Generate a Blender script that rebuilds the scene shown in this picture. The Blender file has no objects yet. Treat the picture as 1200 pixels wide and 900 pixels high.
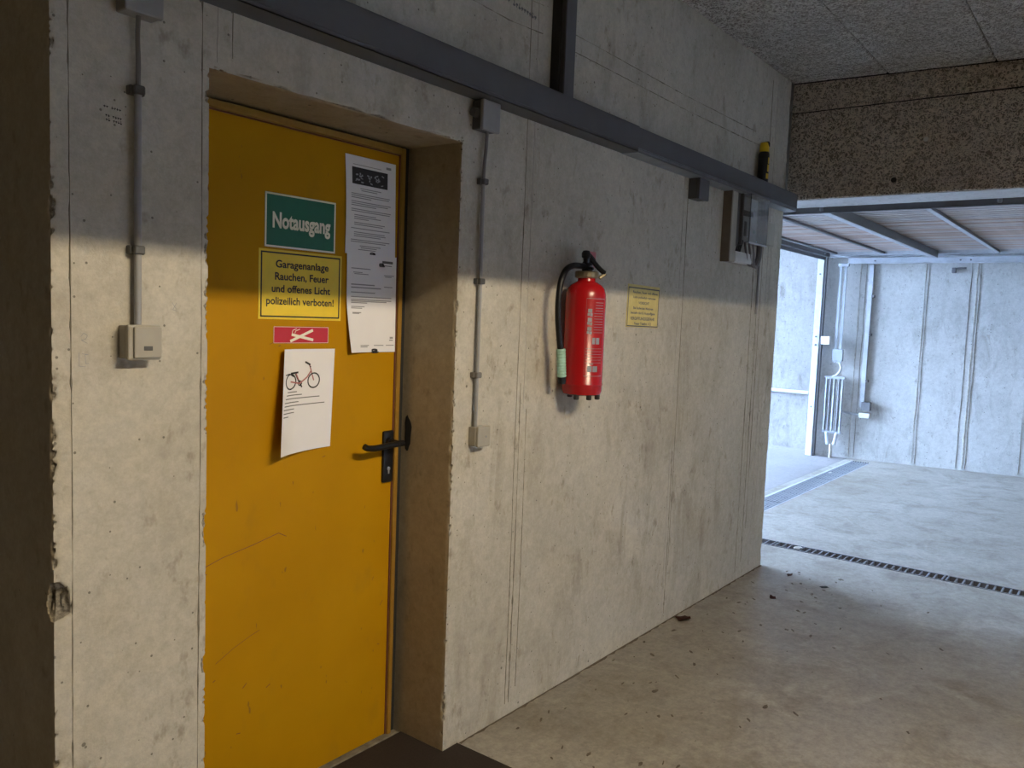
import bpy, bmesh, math, random
from mathutils import Vector, Matrix, noise
random.seed(7)
S = bpy.context.scene
C = S.collection

# ------------------------------------------------------------------ camera
def look(yaw, pitch, roll):
    f = Vector((math.cos(yaw)*math.cos(pitch), math.sin(yaw)*math.cos(pitch), -math.sin(pitch)))
    r = f.cross(Vector((0, 0, 1))).normalized(); u = r.cross(f)
    c, s = math.cos(roll), math.sin(roll)
    r2 = c*r+s*u; u2 = -s*r+c*u
    m = Matrix((r2, u2, -f)).transposed()
    return m.to_4x4()
cam = bpy.data.cameras.new('camera'); cam.sensor_width = 36.0
cam.lens = 952.4/1200*36.0; cam.clip_start = 0.02; cam.clip_end = 300
camo = bpy.data.objects.new('camera', cam); C.objects.link(camo)
camo.matrix_world = Matrix.Translation((0, 0, 1.55)) @ look(math.radians(37.5), math.radians(4.74), math.radians(2.21))
S.camera = camo

# ------------------------------------------------------------------ world: bright overcast sky
SKY = 64.0
LAMP = 1340.0
w = bpy.data.worlds.new('sky'); S.world = w; w.use_nodes = True
bg = w.node_tree.nodes['Background']
bg.inputs[0].default_value = (0.47, 0.665, 1.0, 1); bg.inputs[1].default_value = SKY
S.view_settings.view_transform = 'Standard'; S.view_settings.look = 'None'
S.view_settings.gamma = 1.0; S.view_settings.use_curve_mapping = False
S.view_settings.exposure = 0.15
S.cycles.diffuse_bounces = 8; S.cycles.max_bounces = 12

# ------------------------------------------------------------------ material helpers
class NT:
    def __init__(s, name):
        s.m = bpy.data.materials.new(name); s.m.use_nodes = True
        s.t = s.m.node_tree; s.n = s.t.nodes; s.b = s.n['Principled BSDF']
        s.tc = s.n.new('ShaderNodeTexCoord').outputs['Object']
    def link(s, a, b): s.t.links.new(a, b)
    def val(s, sock, v):
        if hasattr(v, 'links'): s.link(v, sock)
        else: sock.default_value = v
    def mapped(s, scale=(1, 1, 1), rot=(0, 0, 0), loc=(0, 0, 0)):
        n = s.n.new('ShaderNodeMapping'); s.link(s.tc, n.inputs[0])
        n.inputs['Scale'].default_value = scale; n.inputs['Rotation'].default_value = rot; n.inputs['Location'].default_value = loc
        return n.outputs[0]
    def noise(s, scale, detail=4, rough=.55, vec=None, dist=0):
        n = s.n.new('ShaderNodeTexNoise'); s.link(vec or s.tc, n.inputs['Vector'])
        n.inputs['Scale'].default_value = scale; n.inputs['Detail'].default_value = detail
        n.inputs['Roughness'].default_value = rough; n.inputs['Distortion'].default_value = dist
        return n.outputs[0]
    def vor(s, scale, vec=None, feat='F1', out=0):
        n = s.n.new('ShaderNodeTexVoronoi'); s.link(vec or s.tc, n.inputs['Vector'])
        n.feature = feat; n.inputs['Scale'].default_value = scale
        return n.outputs[out]
    def ramp(s, fac, stops, interp='LINEAR'):
        n = s.n.new('ShaderNodeValToRGB'); s.val(n.inputs[0], fac); e = n.color_ramp.elements; n.color_ramp.interpolation = interp
        def c4(c): return (c, c, c, 1) if isinstance(c, (int, float)) else (*c, 1)
        e[0].position, e[0].color = stops[0][0], c4(stops[0][1]); e[1].position, e[1].color = stops[1][0], c4(stops[1][1])
        for p, c in stops[2:]:
            x = e.new(p); x.color = c4(c)
        return n.outputs[0]
    def mix(s, fac, a, b, mode='MIX'):
        n = s.n.new('ShaderNodeMix'); n.data_type = 'RGBA'; n.blend_type = mode
        def c4(c): return (*c, 1) if isinstance(c, tuple) and len(c) == 3 else c
        s.val(n.inputs[0], fac); s.val(n.inputs[6], c4(a)); s.val(n.inputs[7], c4(b))
        return n.outputs[2]
    def math(s, op, a, b=0.0, c=None):
        n = s.n.new('ShaderNodeMath'); n.operation = op; s.val(n.inputs[0], a); s.val(n.inputs[1], b)
        if c is not None: s.val(n.inputs[2], c)
        return n.outputs[0]
    def bump(s, h, strength=.3, dist=.01, prev=None):
        n = s.n.new('ShaderNodeBump'); s.link(h, n.inputs['Height'])
        n.inputs['Strength'].default_value = strength; n.inputs['Distance'].default_value = dist
        if prev: s.link(prev, n.inputs['Normal'])
        return n.outputs[0]
    def out(s, col, rough=.7, metal=0, normal=None, spec=None):
        def c4(c): return (*c, 1) if isinstance(c, tuple) and len(c) == 3 else c
        s.val(s.b.inputs['Base Color'], c4(col)); s.val(s.b.inputs['Roughness'], rough)
        s.b.inputs['Metallic'].default_value = metal
        if normal: s.link(normal, s.b.inputs['Normal'])
        if spec is not None: s.b.inputs['Specular IOR Level'].default_value = spec
        return s.m

def mat_plain(name, col, rough=.5, metal=0, var=.12, scale=30, spec=None):
    t = NT(name); n = t.noise(scale, 3)
    f = t.ramp(n, [(.3, 1-var), (.7, 1.0)])
    c = t.mix(1.0, col, f, 'MULTIPLY')
    return t.out(c, rough, metal, t.bump(n, .05, .002), spec)

def mat_concrete(name, light, dark, stain, pits=.75, stain_amt=.5, rough=.85, streak=True, bump=.35, broken=None):
    t = NT(name)
    big = t.noise(1.1, 5, .6, dist=.4)
    col = t.mix(t.ramp(big, [(.32, 0.0), (.68, 1.0)]), dark, light)
    mid = t.noise(7, 6, .65)
    col = t.mix(t.ramp(mid, [(.45, 0.0), (.75, .5)]), col, dark)
    if streak:
        st = t.noise(2.6, 6, .68, vec=t.mapped((2.2, 2.2, .8)), dist=.8)
        blot = t.noise(.9, 2, .5, vec=t.mapped(loc=(3, 7, 1)))
        f = t.math('MULTIPLY', t.ramp(st, [(.5, 0.0), (.72, 1.0)]), t.ramp(blot, [(.42, 0.0), (.62, stain_amt)]))
        col = t.mix(f, col, stain)
    # small smudges
    sm = t.noise(16, 4, .65, vec=t.mapped((1, 1, .6), loc=(2, 5, 9)))
    col = t.mix(t.ramp(sm, [(.60, 0.0), (.72, .6)]), col, stain)
    # broad grey-brown soiling
    soil = t.noise(2.6, 7, .72, vec=t.mapped((1, 1, .8), loc=(7, 1, 4)), dist=.5)
    col = t.mix(t.ramp(soil, [(.52, 0.0), (.74, .5*stain_amt)]), col, stain)
    # air-hole pits
    vd = t.vor(34, out=0); vc = t.vor(34, out=1)
    sep = t.n.new('ShaderNodeSeparateColor'); t.link(vc, sep.inputs[0])
    rnd = sep.outputs[0]
    pit = t.math('MULTIPLY', t.math('LESS_THAN', vd, t.math('MULTIPLY', sep.outputs[1], .2)), t.math('GREATER_THAN', rnd, pits))
    vd2 = t.vor(11, vec=t.mapped(loc=(.3, .7, .2)), out=0); vc2 = t.vor(11, vec=t.mapped(loc=(.3, .7, .2)), out=1)
    s2 = t.n.new('ShaderNodeSeparateColor'); t.link(vc2, s2.inputs[0])
    pit2 = t.math('MULTIPLY', t.math('LESS_THAN', vd2, t.math('MULTIPLY', s2.outputs[1], .06)), t.math('GREATER_THAN', s2.outputs[0], pits-.1))
    p = t.math('MAXIMUM', pit, pit2)
    col = t.mix(t.math('MULTIPLY', p, .8), col, tuple(x*.28 for x in dark))
    fine = t.noise(90, 4, .7)
    gr2 = t.noise(26, 6, .75, vec=t.mapped(loc=(3, 3, 8)))
    col = t.mix(.4, col, t.ramp(gr2, [(.3, .62), (.6, 1.06)]), 'MULTIPLY')
    col = t.mix(.3, col, t.ramp(fine, [(.3, .55), (.7, 1.05)]), 'MULTIPLY')
    if broken:      # exposed aggregate where the edge has broken away
        at = t.n.new('ShaderNodeAttribute'); at.attribute_name = 'chip'
        ag = t.noise(120, 3, .7, vec=t.mapped(loc=(1, 1, 1)))
        col = t.mix(t.ramp(at.outputs['Fac'], [(.30, 0.0), (.6, .9)]), col, t.ramp(ag, [(.35, tuple(x*.35 for x in broken)), (.65, broken)]))
    h = t.math('SUBTRACT', t.math('ADD', t.math('MULTIPLY', fine, .35), mid), t.math('MULTIPLY', p, 1.5))
    return t.out(col, rough, 0, t.bump(h, bump, .006), .3)

def mat_woodwool(name, light, dark):
    t = NT(name)
    # curled fibre strands: thin bands where a warped noise crosses its middle value, at two scales
    def strand(scale, loc, wdt):
        n = t.noise(scale, 1.5, .5, vec=t.mapped(loc=loc), dist=1.2)
        a = t.math('ABSOLUTE', t.math('SUBTRACT', n, .5))
        return t.ramp(a, [(0.0, 1.0), (wdt, 0.0)])
    a = strand(26, (0, 0, 0), .045); b = strand(36, (5, 3, 1), .06); c = strand(19, (1, 8, 4), .03)
    m = t.math('MAXIMUM', t.math('MAXIMUM', a, b), c)
    big = t.noise(1.6, 4, .6)
    base = t.mix(t.ramp(big, [(.35, 0.0), (.7, 1.0)]), tuple(x*.82 for x in light), light)
    col = t.mix(t.ramp(m, [(.0, 0.0), (.35, 1.0)]), dark, base)
    fleck = t.noise(38, 4, .75, vec=t.mapped((1, .6, 1), loc=(9, 2, 3)), dist=.6)
    col = t.mix(t.ramp(fleck, [(.56, 0.0), (.66, .7)]), col, dark)
    return t.out(col, .95, 0, t.bump(m, .8, .012), .1)

CREAM = (.56, .525, .45)
M = {}
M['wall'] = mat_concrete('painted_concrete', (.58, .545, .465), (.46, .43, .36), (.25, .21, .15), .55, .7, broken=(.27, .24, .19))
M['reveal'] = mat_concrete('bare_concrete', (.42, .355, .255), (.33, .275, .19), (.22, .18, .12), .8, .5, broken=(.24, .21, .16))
M['wallfar'] = mat_concrete('grey_concrete', (.60, .60, .585), (.48, .48, .465), (.27, .25, .225), .72, .7)
M['wallramp'] = mat_concrete('stained_ramp_concrete', (.27, .262, .25), (.21, .205, .20), (.085, .075, .065), .72, .9)
M['plainconc'] = mat_concrete('garage_concrete', (.66, .64, .60), (.56, .54, .50), (.4, .36, .3), .8, .4)
M['wool'] = mat_woodwool('white_wood_wool', (.95, .95, .95), (.33, .32, .31))
M['woolbrown'] = mat_woodwool('raw_wood_wool', (.80, .71, .60), (.22, .19, .155))
def mat_floor():
    t = NT('floor_concrete')
    big = t.noise(.55, 5, .6, dist=.5)
    col = t.mix(t.ramp(big, [(.35, 0.0), (.65, 1.0)]), (.295, .262, .215), (.45, .425, .38))
    mid = t.noise(3.2, 6, .68, dist=.6)
    col = t.mix(t.ramp(mid, [(.5, 0.0), (.72, .75)]), col, (.23, .20, .16))
    pal = t.noise(2.0, 5, .7, vec=t.mapped(loc=(4, 1, 0)), dist=.9)
    col = t.mix(t.ramp(pal, [(.56, 0.0), (.7, .6)]), col, (.52, .49, .44))
    spot = t.noise(20, 3, .6, vec=t.mapped((1, 1.7, 1), rot=(0, 0, .5), loc=(2, 9, 0)))
    col = t.mix(t.ramp(spot, [(.68, 0.0), (.76, .65)]), col, (.09, .075, .06))
    fine = t.noise(70, 4, .7)
    grain = t.noise(22, 6, .75, vec=t.mapped(loc=(6, 2, 0)))
    col = t.mix(.55, col, t.ramp(grain, [(.32, .5), (.62, 1.1)]), 'MULTIPLY')
    col = t.mix(.4, col, t.ramp(fine, [(.3, .5), (.7, 1.05)]), 'MULTIPLY')
    rough = t.ramp(mid, [(.3, .32), (.75, .58)])
    h = t.math('ADD', t.math('ADD', t.math('MULTIPLY', fine, .25), t.math('MULTIPLY', grain, .5)), mid)
    return t.out(col, rough, 0, t.bump(h, .22, .005), .4)
M['floor'] = mat_floor()
M['asphalt'] = mat_concrete('ramp_asphalt', (.30, .285, .285), (.24, .23, .235), (.15, .14, .14), .9, .2, .8, False)
M['dark'] = mat_plain('dark_void', (.02, .02, .02), .9)
def mat_door():
    t = NT('yellow_paint')
    n = t.noise(2.2, 4, .6)
    col = t.mix(t.ramp(n, [(.3, 0.0), (.7, 1.0)]), (.385, .186, .001), (.455, .228, .002))
    gr = t.noise(9, 5, .65, vec=t.mapped((1, 1, .5)))
    col = t.mix(t.ramp(gr, [(.58, 0.0), (.75, .45)]), col, (.32, .165, .012))
    v = t.noise(40, 2, .5, vec=t.mapped((1, 1, .4)))
    col = t.mix(t.ramp(v, [(.73, 0.0), (.76, .7)]), col, (.2, .1, .03))
    fine = t.noise(120, 2)
    return t.out(col, t.ramp(n, [(.3, .42), (.7, .55)]), 0, t.bump(fine, .06, .002), .1)
M['door'] = mat_door()
M['doorframe'] = mat_plain('frame_yellow', (.29, .155, .012), .5)
M['seal'] = mat_plain('red_brown_seal', (.16, .05, .03), .7)
M['black'] = mat_plain('black_plastic', (.008, .008, .009), .4, 0, .1, 30, .3)
M['blackmat'] = mat_plain('black_rubber', (.015, .015, .015), .7)
M['tray'] = mat_plain('grey_galvanised', (.105, .107, .115), .5, .15, .15, 8)
M['trayside'] = mat_plain('grey_duct', (.075, .075, .08), .5, .1)
M['steel'] = mat_plain('galvanised_steel', (.30, .32, .35), .45, .35, .2, 12)
M['steelpaint'] = mat_plain('pale_steel_paint', (.50, .53, .57), .5, 0, .2, 12)
M['steeldark'] = mat_plain('dark_steel', (.16, .16, .17), .5, .3)
M['pvc'] = mat_plain('grey_pvc', (.28, .28, .28), .45)
M['pvcdark'] = mat_plain('dark_pvc', (.07, .07, .068), .5)
M['cable'] = mat_plain('cable_sheath', (.16, .15, .14), .55)
M['switch'] = mat_plain('ivory_plastic', (.35, .325, .265), .4, 0, .08)
M['switchside'] = mat_plain('ivory_plastic_back', (.33, .30, .245), .45)
M['whitebox'] = mat_plain('white_plastic', (.62, .62, .60), .4, 0, .08)
M['boardwood'] = mat_plain('brown_board_edge', (.15, .125, .10), .7)
M['paper'] = mat_plain('white_paper', (.80, .79, .80), .8, 0, .05, 6)
M['ink'] = mat_plain('black_ink', (.02, .02, .022), .7)
M['greyink'] = mat_plain('grey_ink', (.30, .30, .31), .8)
M['midink'] = mat_plain('dark_grey_ink', (.13, .13, .135), .8)
M['pinkink'] = mat_plain('pink_red_ink', (.42, .17, .17), .8)
M['green'] = mat_plain('sign_green', (.004, .125, .062), .35, 0, .08)
M['signwhite'] = mat_plain('sign_white', (.82, .80, .66), .45, 0, .05)
M['signyellow'] = mat_plain('sign_yellow', (.80, .58, .025), .4, 0, .06)
M['signyellowold'] = mat_plain('sign_faded_yellow', (.66, .55, .20), .6, 0, .2, 18)
M['signred'] = mat_plain('sign_red', (.50, .018, .035), .4, 0, .06)
M['extred'] = mat_plain('extinguisher_red', (.36, .006, .009), .25, 0, .05)
M['brass'] = mat_plain('aged_brass', (.24, .20, .12), .4, .5)
M['grip'] = mat_plain('mint_green_grip', (.33, .55, .46), .5)
M['silver'] = mat_plain('silver_print', (.27, .28, .31), .5)
M['tag'] = mat_plain('faded_pink_tag', (.55, .16, .18), .5)
M['taggrey'] = mat_plain('tag_grey', (.62, .62, .70), .45)
M['mat'] = mat_plain('brown_mat', (.028, .018, .013), .95, 0, .4, 120)
M['dirt'] = mat_plain('floor_dirt', (.16, .13, .10), .9, 0, .4, 40)
M['board'] = mat_plain('door_board_white', (.60, .54, .51), .6, 0, .25, 5)
M['boardb'] = mat_plain('door_board_rosy', (.54, .42, .36), .6, 0, .25, 5)
M['boardc'] = mat_plain('door_board_grey', (.55, .52, .52), .6, 0, .25, 5)
M['ridge'] = mat_plain('dirty_joint', (.24, .215, .17), .9, 0, .5, 25)
M['ridgelight'] = mat_plain('pale_joint', (.52, .49, .43), .9, 0, .4, 25)
M['debris'] = mat_plain('red_brown_leaf', (.09, .03, .022), .8, 0, .4, 40)
M['canyellow'] = mat_plain('cap_yellow', (.75, .50, .02), .4)
M['grate'] = mat_plain('drain_iron', (.20, .21, .235), .5, .3)
M['slatsteel'] = mat_plain('grating_steel', (.36, .38, .41), .5, .2)
M['orange'] = mat_plain('pale_label', (.75, .74, .70), .6)
def mat_glass():
    t = NT('clear_plastic'); t.out((.75, .8, .85), .06, 0)
    t.b.inputs['Transmission Weight'].default_value = .85; t.b.inputs['IOR'].default_value = 1.45
    return t.m
M['glass'] = mat_glass()
def mat_emit(name, col, s):
    m = bpy.data.materials.new(name); m.use_nodes = True; n = m.node_tree.nodes
    e = n.new('ShaderNodeEmission'); e.inputs[0].default_value = (*col, 1); e.inputs[1].default_value = s
    m.node_tree.links.new(e.outputs[0], n['Material Output'].inputs[0]); return m
M['tube'] = mat_emit('fluorescent_tube', (1.0, .84, .59), LAMP)

# ------------------------------------------------------------------ mesh helpers (world coordinates in, re-based on the parent's origin)
def join(bm, t):
    me = bpy.data.meshes.new('t'); t.to_mesh(me); bm.from_mesh(me); bpy.data.meshes.remove(me); t.free()
def B(): return bmesh.new()
def box(bm, x0, x1, y0, y1, z0, z1, bev=0, seg=1):
    t = bmesh.new(); bmesh.ops.create_cube(t, size=1)
    for v in t.verts: v.co = Vector(((x0+x1)/2+v.co.x*(x1-x0), (y0+y1)/2+v.co.y*(y1-y0), (z0+z1)/2+v.co.z*(z1-z0)))
    if bev: bmesh.ops.bevel(t, geom=t.edges[:], offset=bev, segments=seg, affect='EDGES', profile=.5)
    join(bm, t); return bm
def cyl(bm, a, b, r, n=12, r2=None, bev=0):
    a, b = Vector(a), Vector(b); d = b-a; t = bmesh.new()
    bmesh.ops.create_cone(t, cap_ends=True, segments=n, radius1=r, radius2=r if r2 is None else r2, depth=d.length)
    if bev:
        bmesh.ops.bevel(t, geom=[e for e in t.edges if abs(e.verts[0].co.z-e.verts[1].co.z) < 1e-6], offset=bev, segments=2, affect='EDGES')
    m = Matrix.Translation((a+b)/2) @ d.to_track_quat('Z', 'Y').to_matrix().to_4x4()
    t.transform(m); join(bm, t); return bm
def tube(bm, pts, r, n=8, caps=True):
    pts = [Vector(p) for p in pts]; rings = []; up = None
    for i, p in enumerate(pts):
        d = (pts[min(i+1, len(pts)-1)]-pts[max(i-1, 0)]).normalized()
        if up is None:
            up = d.orthogonal().normalized()
        up = (up-d*up.dot(d)).normalized(); s = d.cross(up)
        rr = r[i] if isinstance(r, (list, tuple)) else r
        rings.append([bm.verts.new(p+rr*(math.cos(2*math.pi*k/n)*up+math.sin(2*math.pi*k/n)*s)) for k in range(n)])
    for a, b in zip(rings, rings[1:]):
        for k in range(n): bm.faces.new((a[k], a[(k+1) % n], b[(k+1) % n], b[k]))
    if caps: bm.faces.new(rings[0][::-1]); bm.faces.new(rings[-1])
    return bm
def lathe(bm, cx, cy, prof, n=32):
    rings = [[bm.verts.new((cx+r*math.cos(2*math.pi*k/n), cy+r*math.sin(2*math.pi*k/n), z)) for k in range(n)] for r, z in prof]
    for a, b in zip(rings, rings[1:]):
        for k in range(n): bm.faces.new((a[k], a[(k+1) % n], b[(k+1) % n], b[k]))
    bm.faces.new(rings[0][::-1]); bm.faces.new(rings[-1]); return bm
def catmull(pts, n=6):
    pts = [Vector(p) for p in pts]; out = []
    for i in range(len(pts)-1):
        p0, p1, p2, p3 = pts[max(i-1, 0)], pts[i], pts[i+1], pts[min(i+2, len(pts)-1)]
        for k in range(n):
            t = k/n
            out.append(.5*((2*p1)+(p2-p0)*t+(2*p0-5*p1+4*p2-p3)*t*t+(3*p1-p0-3*p2+p3)*t**3))
    return out+[pts[-1]]
ORG = {}
def obj(name, bm, mat, parent=None, smooth=False, origin=None, kind=None):
    bmesh.ops.recalc_face_normals(bm, faces=bm.faces[:]) if smooth != 'keep' else None
    if parent is not None: o0 = ORG[parent]
    else: o0 = Vector(origin) if origin is not None else Vector((0, 0, 0))
    bmesh.ops.translate(bm, verts=bm.verts[:], vec=-o0)
    me = bpy.data.meshes.new(name); bm.to_mesh(me); bm.free()
    if smooth is True:
        me.polygons.foreach_set('use_smooth', [True]*len(me.polygons))
        try: me.set_sharp_from_angle(angle=math.radians(40))
        except Exception: pass
    me.materials.append(M[mat]) if isinstance(mat, str) else me.materials.append(mat)
    o = bpy.data.objects.new(name, me); C.objects.link(o)
    if parent is not None: o.parent = parent
    else: o.location = o0
    ORG[o] = o0
    if kind: o['kind'] = kind
    return o
def tag(o, label, cat, group=None):
    o['label'] = label; o['category'] = cat
    if group: o['group'] = group
    return o
def thing(name, label, cat, loc, group=None):
    o = bpy.data.objects.new(name, None); o.empty_display_size = .1; C.objects.link(o); o.location = loc; ORG[o] = Vector(loc)
    return tag(o, label, cat, group)
def struct(name, bm, mat, **k): return obj(name, bm, mat, kind='structure', **k)
def inst(name, me, loc, parent, mat=None):          # a repeated piece sharing one mesh; loc in world coordinates
    o = bpy.data.objects.new(name, me); C.objects.link(o); o.parent = parent; o.location = Vector(loc)-ORG[parent]; ORG[o] = Vector(loc)
    return o
def mesh_of(name, bm, mat):
    me = bpy.data.meshes.new(name); bm.to_mesh(me); bm.free(); me.materials.append(M[mat]); return me
def text_bm(s, x0, x1, zc, y, h=None, bold=0.0, thick=.0004, squash=True, align='C', tilt=0):
    """lettering standing on a plane y = const, facing -Y; fitted to the span x0..x1 and cap height h"""
    cu = bpy.data.curves.new('t', 'FONT'); cu.body = s; cu.size = 1; cu.offset = bold; cu.resolution_u = 3
    o = bpy.data.objects.new('t', cu); C.objects.link(o)
    dg = bpy.context.evaluated_depsgraph_get(); me = o.evaluated_get(dg).to_mesh(); bm = bmesh.new(); bm.from_mesh(me)
    o.evaluated_get(dg).to_mesh_clear(); bpy.data.objects.remove(o); bpy.data.curves.remove(cu)
    xs = [v.co.x for v in bm.verts]; a, b = min(xs), max(xs)
    sx = (x1-x0)/(b-a); sz = (h/.72) if h else sx
    for v in bm.verts:
        X, Z = x0+(v.co.x-a)*sx, zc+(v.co.y-.36)*sz
        v.co = Vector((X, y, Z))
    return bm

RAMP = 7.3      # how far an added, unseen slab covers the ramp to cut daylight
WY = 1.838      # the plane of the long wall
# ------------------------------------------------------------------ the long concrete wall with its door niche
NX0, NX1, NZ = 1.144, 2.072, 2.122
WX0, WX1, WZ = .775, 5.13, 3.12
def lines(a, b, keys, fine, coarse, reach):
    out = [a]; x = a
    while x < b-1e-6:
        d = min(abs(x-k) for k in keys) if keys else 9
        ahead = [k-x for k in keys if k > x+1e-6]
        st = fine if d < reach else max(fine, min([coarse]+[a_-reach*.9 for a_ in ahead]))
        nx = x+st
        for k in keys:
            if x+1e-6 < k < nx+st*.45: nx = k
        x = min(nx, b)
        if b-x < st*.45: x = b
        out.append(x)
    return out
def chip(p):
    x, y, z = p; q = Vector(p)
    v = Vector((0, 0, 0))
    def amt(dist, seed, lim=.013):
        if dist > lim: return 0
        n = noise.noise(Vector((q.x*9+seed, q.y*9, q.z*11)))*.45+noise.noise(Vector((q.x*40+seed, q.y*40, q.z*47)))*.4+noise.noise(Vector((q.x*90+seed, q.y*90, q.z*140)))*.5-.05
        return max(0, n+.0)*.019*(1-dist/lim)+.0012*(1-dist/lim)
    for xe, s, zt in ((WX0, 1, 9), (NX0, -1, NZ), (NX1, 1, NZ), (WX1, -1, 9)):
        if z <= zt+.02:
            d = math.hypot(x-xe, y-WY)
            a = amt(d, xe*13)
            v += Vector((s*a, a, 0))
    if NX0-.02 < x < NX1+.02:
        d = math.hypot(z-NZ, y-WY); a = amt(d, 3.3); v += Vector((0, a, a))
    # broken-out corner low on the left edge
    d = math.sqrt((x-WX0)**2*1.2+(y-WY)**2*1.6+((z-.885)*.8)**2)*(1+.45*noise.noise(q*28)+.25*noise.noise(q*70))
    if d < .042:
        k = (1-(d/.042)**2)*(.024+.016*noise.noise(q*55)+.008*noise.noise(q*130)); v += Vector((k*.6, k, 0))
    if abs(y-WY) < 1e-5: v.y += .0012*noise.noise(q*3)
    return q+v
def wall_front():
    bm = B()
    bm.verts.layers.float.new('chip')
    cache = {}
    def V(x, y, z):
        k = (round(x, 5), round(y, 5), round(z, 5))
        if k not in cache: cache[k] = bm.verts.new(chip((x, y, z)))
        return cache[k]
    xs = lines(WX0, WX1, [WX0, NX0, NX1, WX1], .005, .05, .055)
    zs = lines(0, WZ, [NZ], .005, .007, .03)
    zs2 = [z for z in zs if z <= NZ+1e-6]
    def grid(f, us, vs, skip=None):
        for i in range(len(us)-1):
            for j in range(len(vs)-1):
                if skip and skip((us[i]+us[i+1])/2, (vs[j]+vs[j+1])/2): continue
                bm.faces.new((f(us[i], vs[j]), f(us[i+1], vs[j]), f(us[i+1], vs[j+1]), f(us[i], vs[j+1])))
    grid(lambda x, z: V(x, WY, z), xs, zs, lambda x, z: NX0 < x < NX1 and z < NZ)
    return bm, V, grid, xs, zs, zs2, cache
bm, V, grid, xs, zs, zs2, cache = wall_front()
yl = lines(WY, 2.16, [WY], .005, .05, .04)
nxs = [x for x in xs if NX0-1e-6 <= x <= NX1+1e-6]
ye = lines(WY, 2.95, [WY], .005, .2, .055)
bm.faces.ensure_lookup_table(); nfront = len(bm.faces)
grid(lambda y, z: V(NX1, y, z), yl, zs2)
grid(lambda y, z: V(NX0, y, z), yl, zs2)
grid(lambda x, y: V(x, y, NZ), nxs, yl)
grid(lambda y, z: V(WX0, y, z), ye, zs)
nrev = len(bm.faces)
grid(lambda y, z: V(WX1, y, z), ye, zs)
# closed back of the niche, back and top of the wall
for q in (((NX0, 2.16, 0), (NX1, 2.16, 0), (NX1, 2.16, NZ), (NX0, 2.16, NZ)), ((WX0, 2.95, 0), (WX1, 2.95, 0), (WX1, 2.95, WZ), (WX0, 2.95, WZ))):
    bm.faces.new([bm.verts.new(p) for p in q])
bm.faces.ensure_lookup_table()
lay = bm.verts.layers.float['chip']
for k, v in cache.items(): v[lay] = (v.co-Vector(k)).length*100   # depth of the break in cm
cache.clear()
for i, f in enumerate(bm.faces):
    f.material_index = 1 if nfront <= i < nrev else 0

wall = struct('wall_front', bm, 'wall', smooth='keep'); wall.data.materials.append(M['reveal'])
wall.data.polygons.foreach_set('use_smooth', [True]*len(wall.data.polygons))
wall.data.set_sharp_from_angle(angle=math.radians(50))
wall['label'] = 'long cream painted concrete wall with door niche'

def ridge(pts, wd, mat, parent=wall, name='formwork_joint', y=WY, seed=0, proud=.0016, gap=.0):
    """ragged fin of concrete left by a shuttering joint, along a polyline of (x, z) on the wall plane"""
    bm = B(); n = 110; L = []
    for i in range(n+1):
        t = i/n*(len(pts)-1); k = min(int(t), len(pts)-2); u = t-k
        x = pts[k][0]*(1-u)+pts[k+1][0]*u; z = pts[k][1]*(1-u)+pts[k+1][1]*u
        q = Vector((x*9+seed, z*9, seed))
        w_ = wd*(.55+.9*abs(noise.noise(q*2.3)))*(0.15 if noise.noise(q*1.7) < -.08-gap else 1)*(2.2 if noise.noise(q*7.1) > .38 else 1)
        dx, dz = pts[k+1][0]-pts[k][0], pts[k+1][1]-pts[k][1]; l = math.hypot(dx, dz); nx, nz = dz/l, -dx/l
        off = .0012*noise.noise(q*3)
        L.append([bm.verts.new((x+nx*(off+s*w_/2), y-h, z+nz*(off+s*w_/2))) for s, h in ((-1, -.002), (-.5, proud), (.5, proud), (1, -.002))])
    for a, b in zip(L, L[1:]):
        for k in range(3): bm.faces.new((a[k], a[k+1], b[k+1], b[k]))
    return obj(name, bm, mat, parent)
JV = [(.812, .02, 2.3, .004, 1), (1.121, .02, 3.0, .004, 2), (1.163, 2.14, 3.0, .0035, 3), (1.204, 2.16, 3.0, .003, 4),
      (2.425, .9, 3.0, .004, 5), (2.47, 1.2, 3.0, .0035, 6), (2.448, .05, 1.3, .007, 7), (2.425, .05, 1.0, .004, 8), (2.49, .1, 1.2, .003, 20),
      (3.728, .06, 2.27, .006, 9), (3.775, .3, 2.27, .004, 10), (3.755, .05, .9, .008, 23), (4.69, .05, 1.9, .010, 11), (4.735, .06, 1.9, .008, 12), (4.775, .1, 1.9, .009, 13),
      (4.82, .3, 3.0, .008, 14), (4.905, .05, 3.0, .009, 15), (4.96, .2, 2.2, .006, 21)]
for x, z0, z1, wd, sd in JV:
    ridge([(x, z0), (x+.004, (z0+z1)/2), (x, z1)], wd, 'ridge' if sd % 3 else 'ridgelight', seed=sd*3.7)
for z, x0, x1, sd in ((2.59, 2.09, 2.5, 16), (2.59, 2.68, 4.75, 17), (2.655, 2.68, 4.6, 18), (2.69, 2.1, 2.5, 19)):
    ridge([(x0, z), ((x0+x1)/2, z-.006), (x1, z+.006)], .005, 'ridge', seed=sd*2.9)
# scuffed black patch on the reveal beside the latch
def blob(bm, c, axes, r, sd, n=18):
    c = Vector(c); a, b = Vector(axes[0]), Vector(axes[1])
    vs = []
    for k in range(n):
        t = 2*math.pi*k/n; rr = 1+.55*noise.noise(Vector((math.cos(t)*1.5+sd, math.sin(t)*1.5, sd)))
        vs.append(bm.verts.new(c+a*math.cos(t)*r[0]*rr+b*math.sin(t)*r[1]*rr))
    bm.faces.new(vs); return bm
bm = B(); blob(bm, (NX1-.0015, 2.052, 1.12), ((0, 1, 0), (0, 0, 1)), (.018, .055), 4.1); obj('scuff_patch', bm, 'blackmat', wall)
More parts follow.
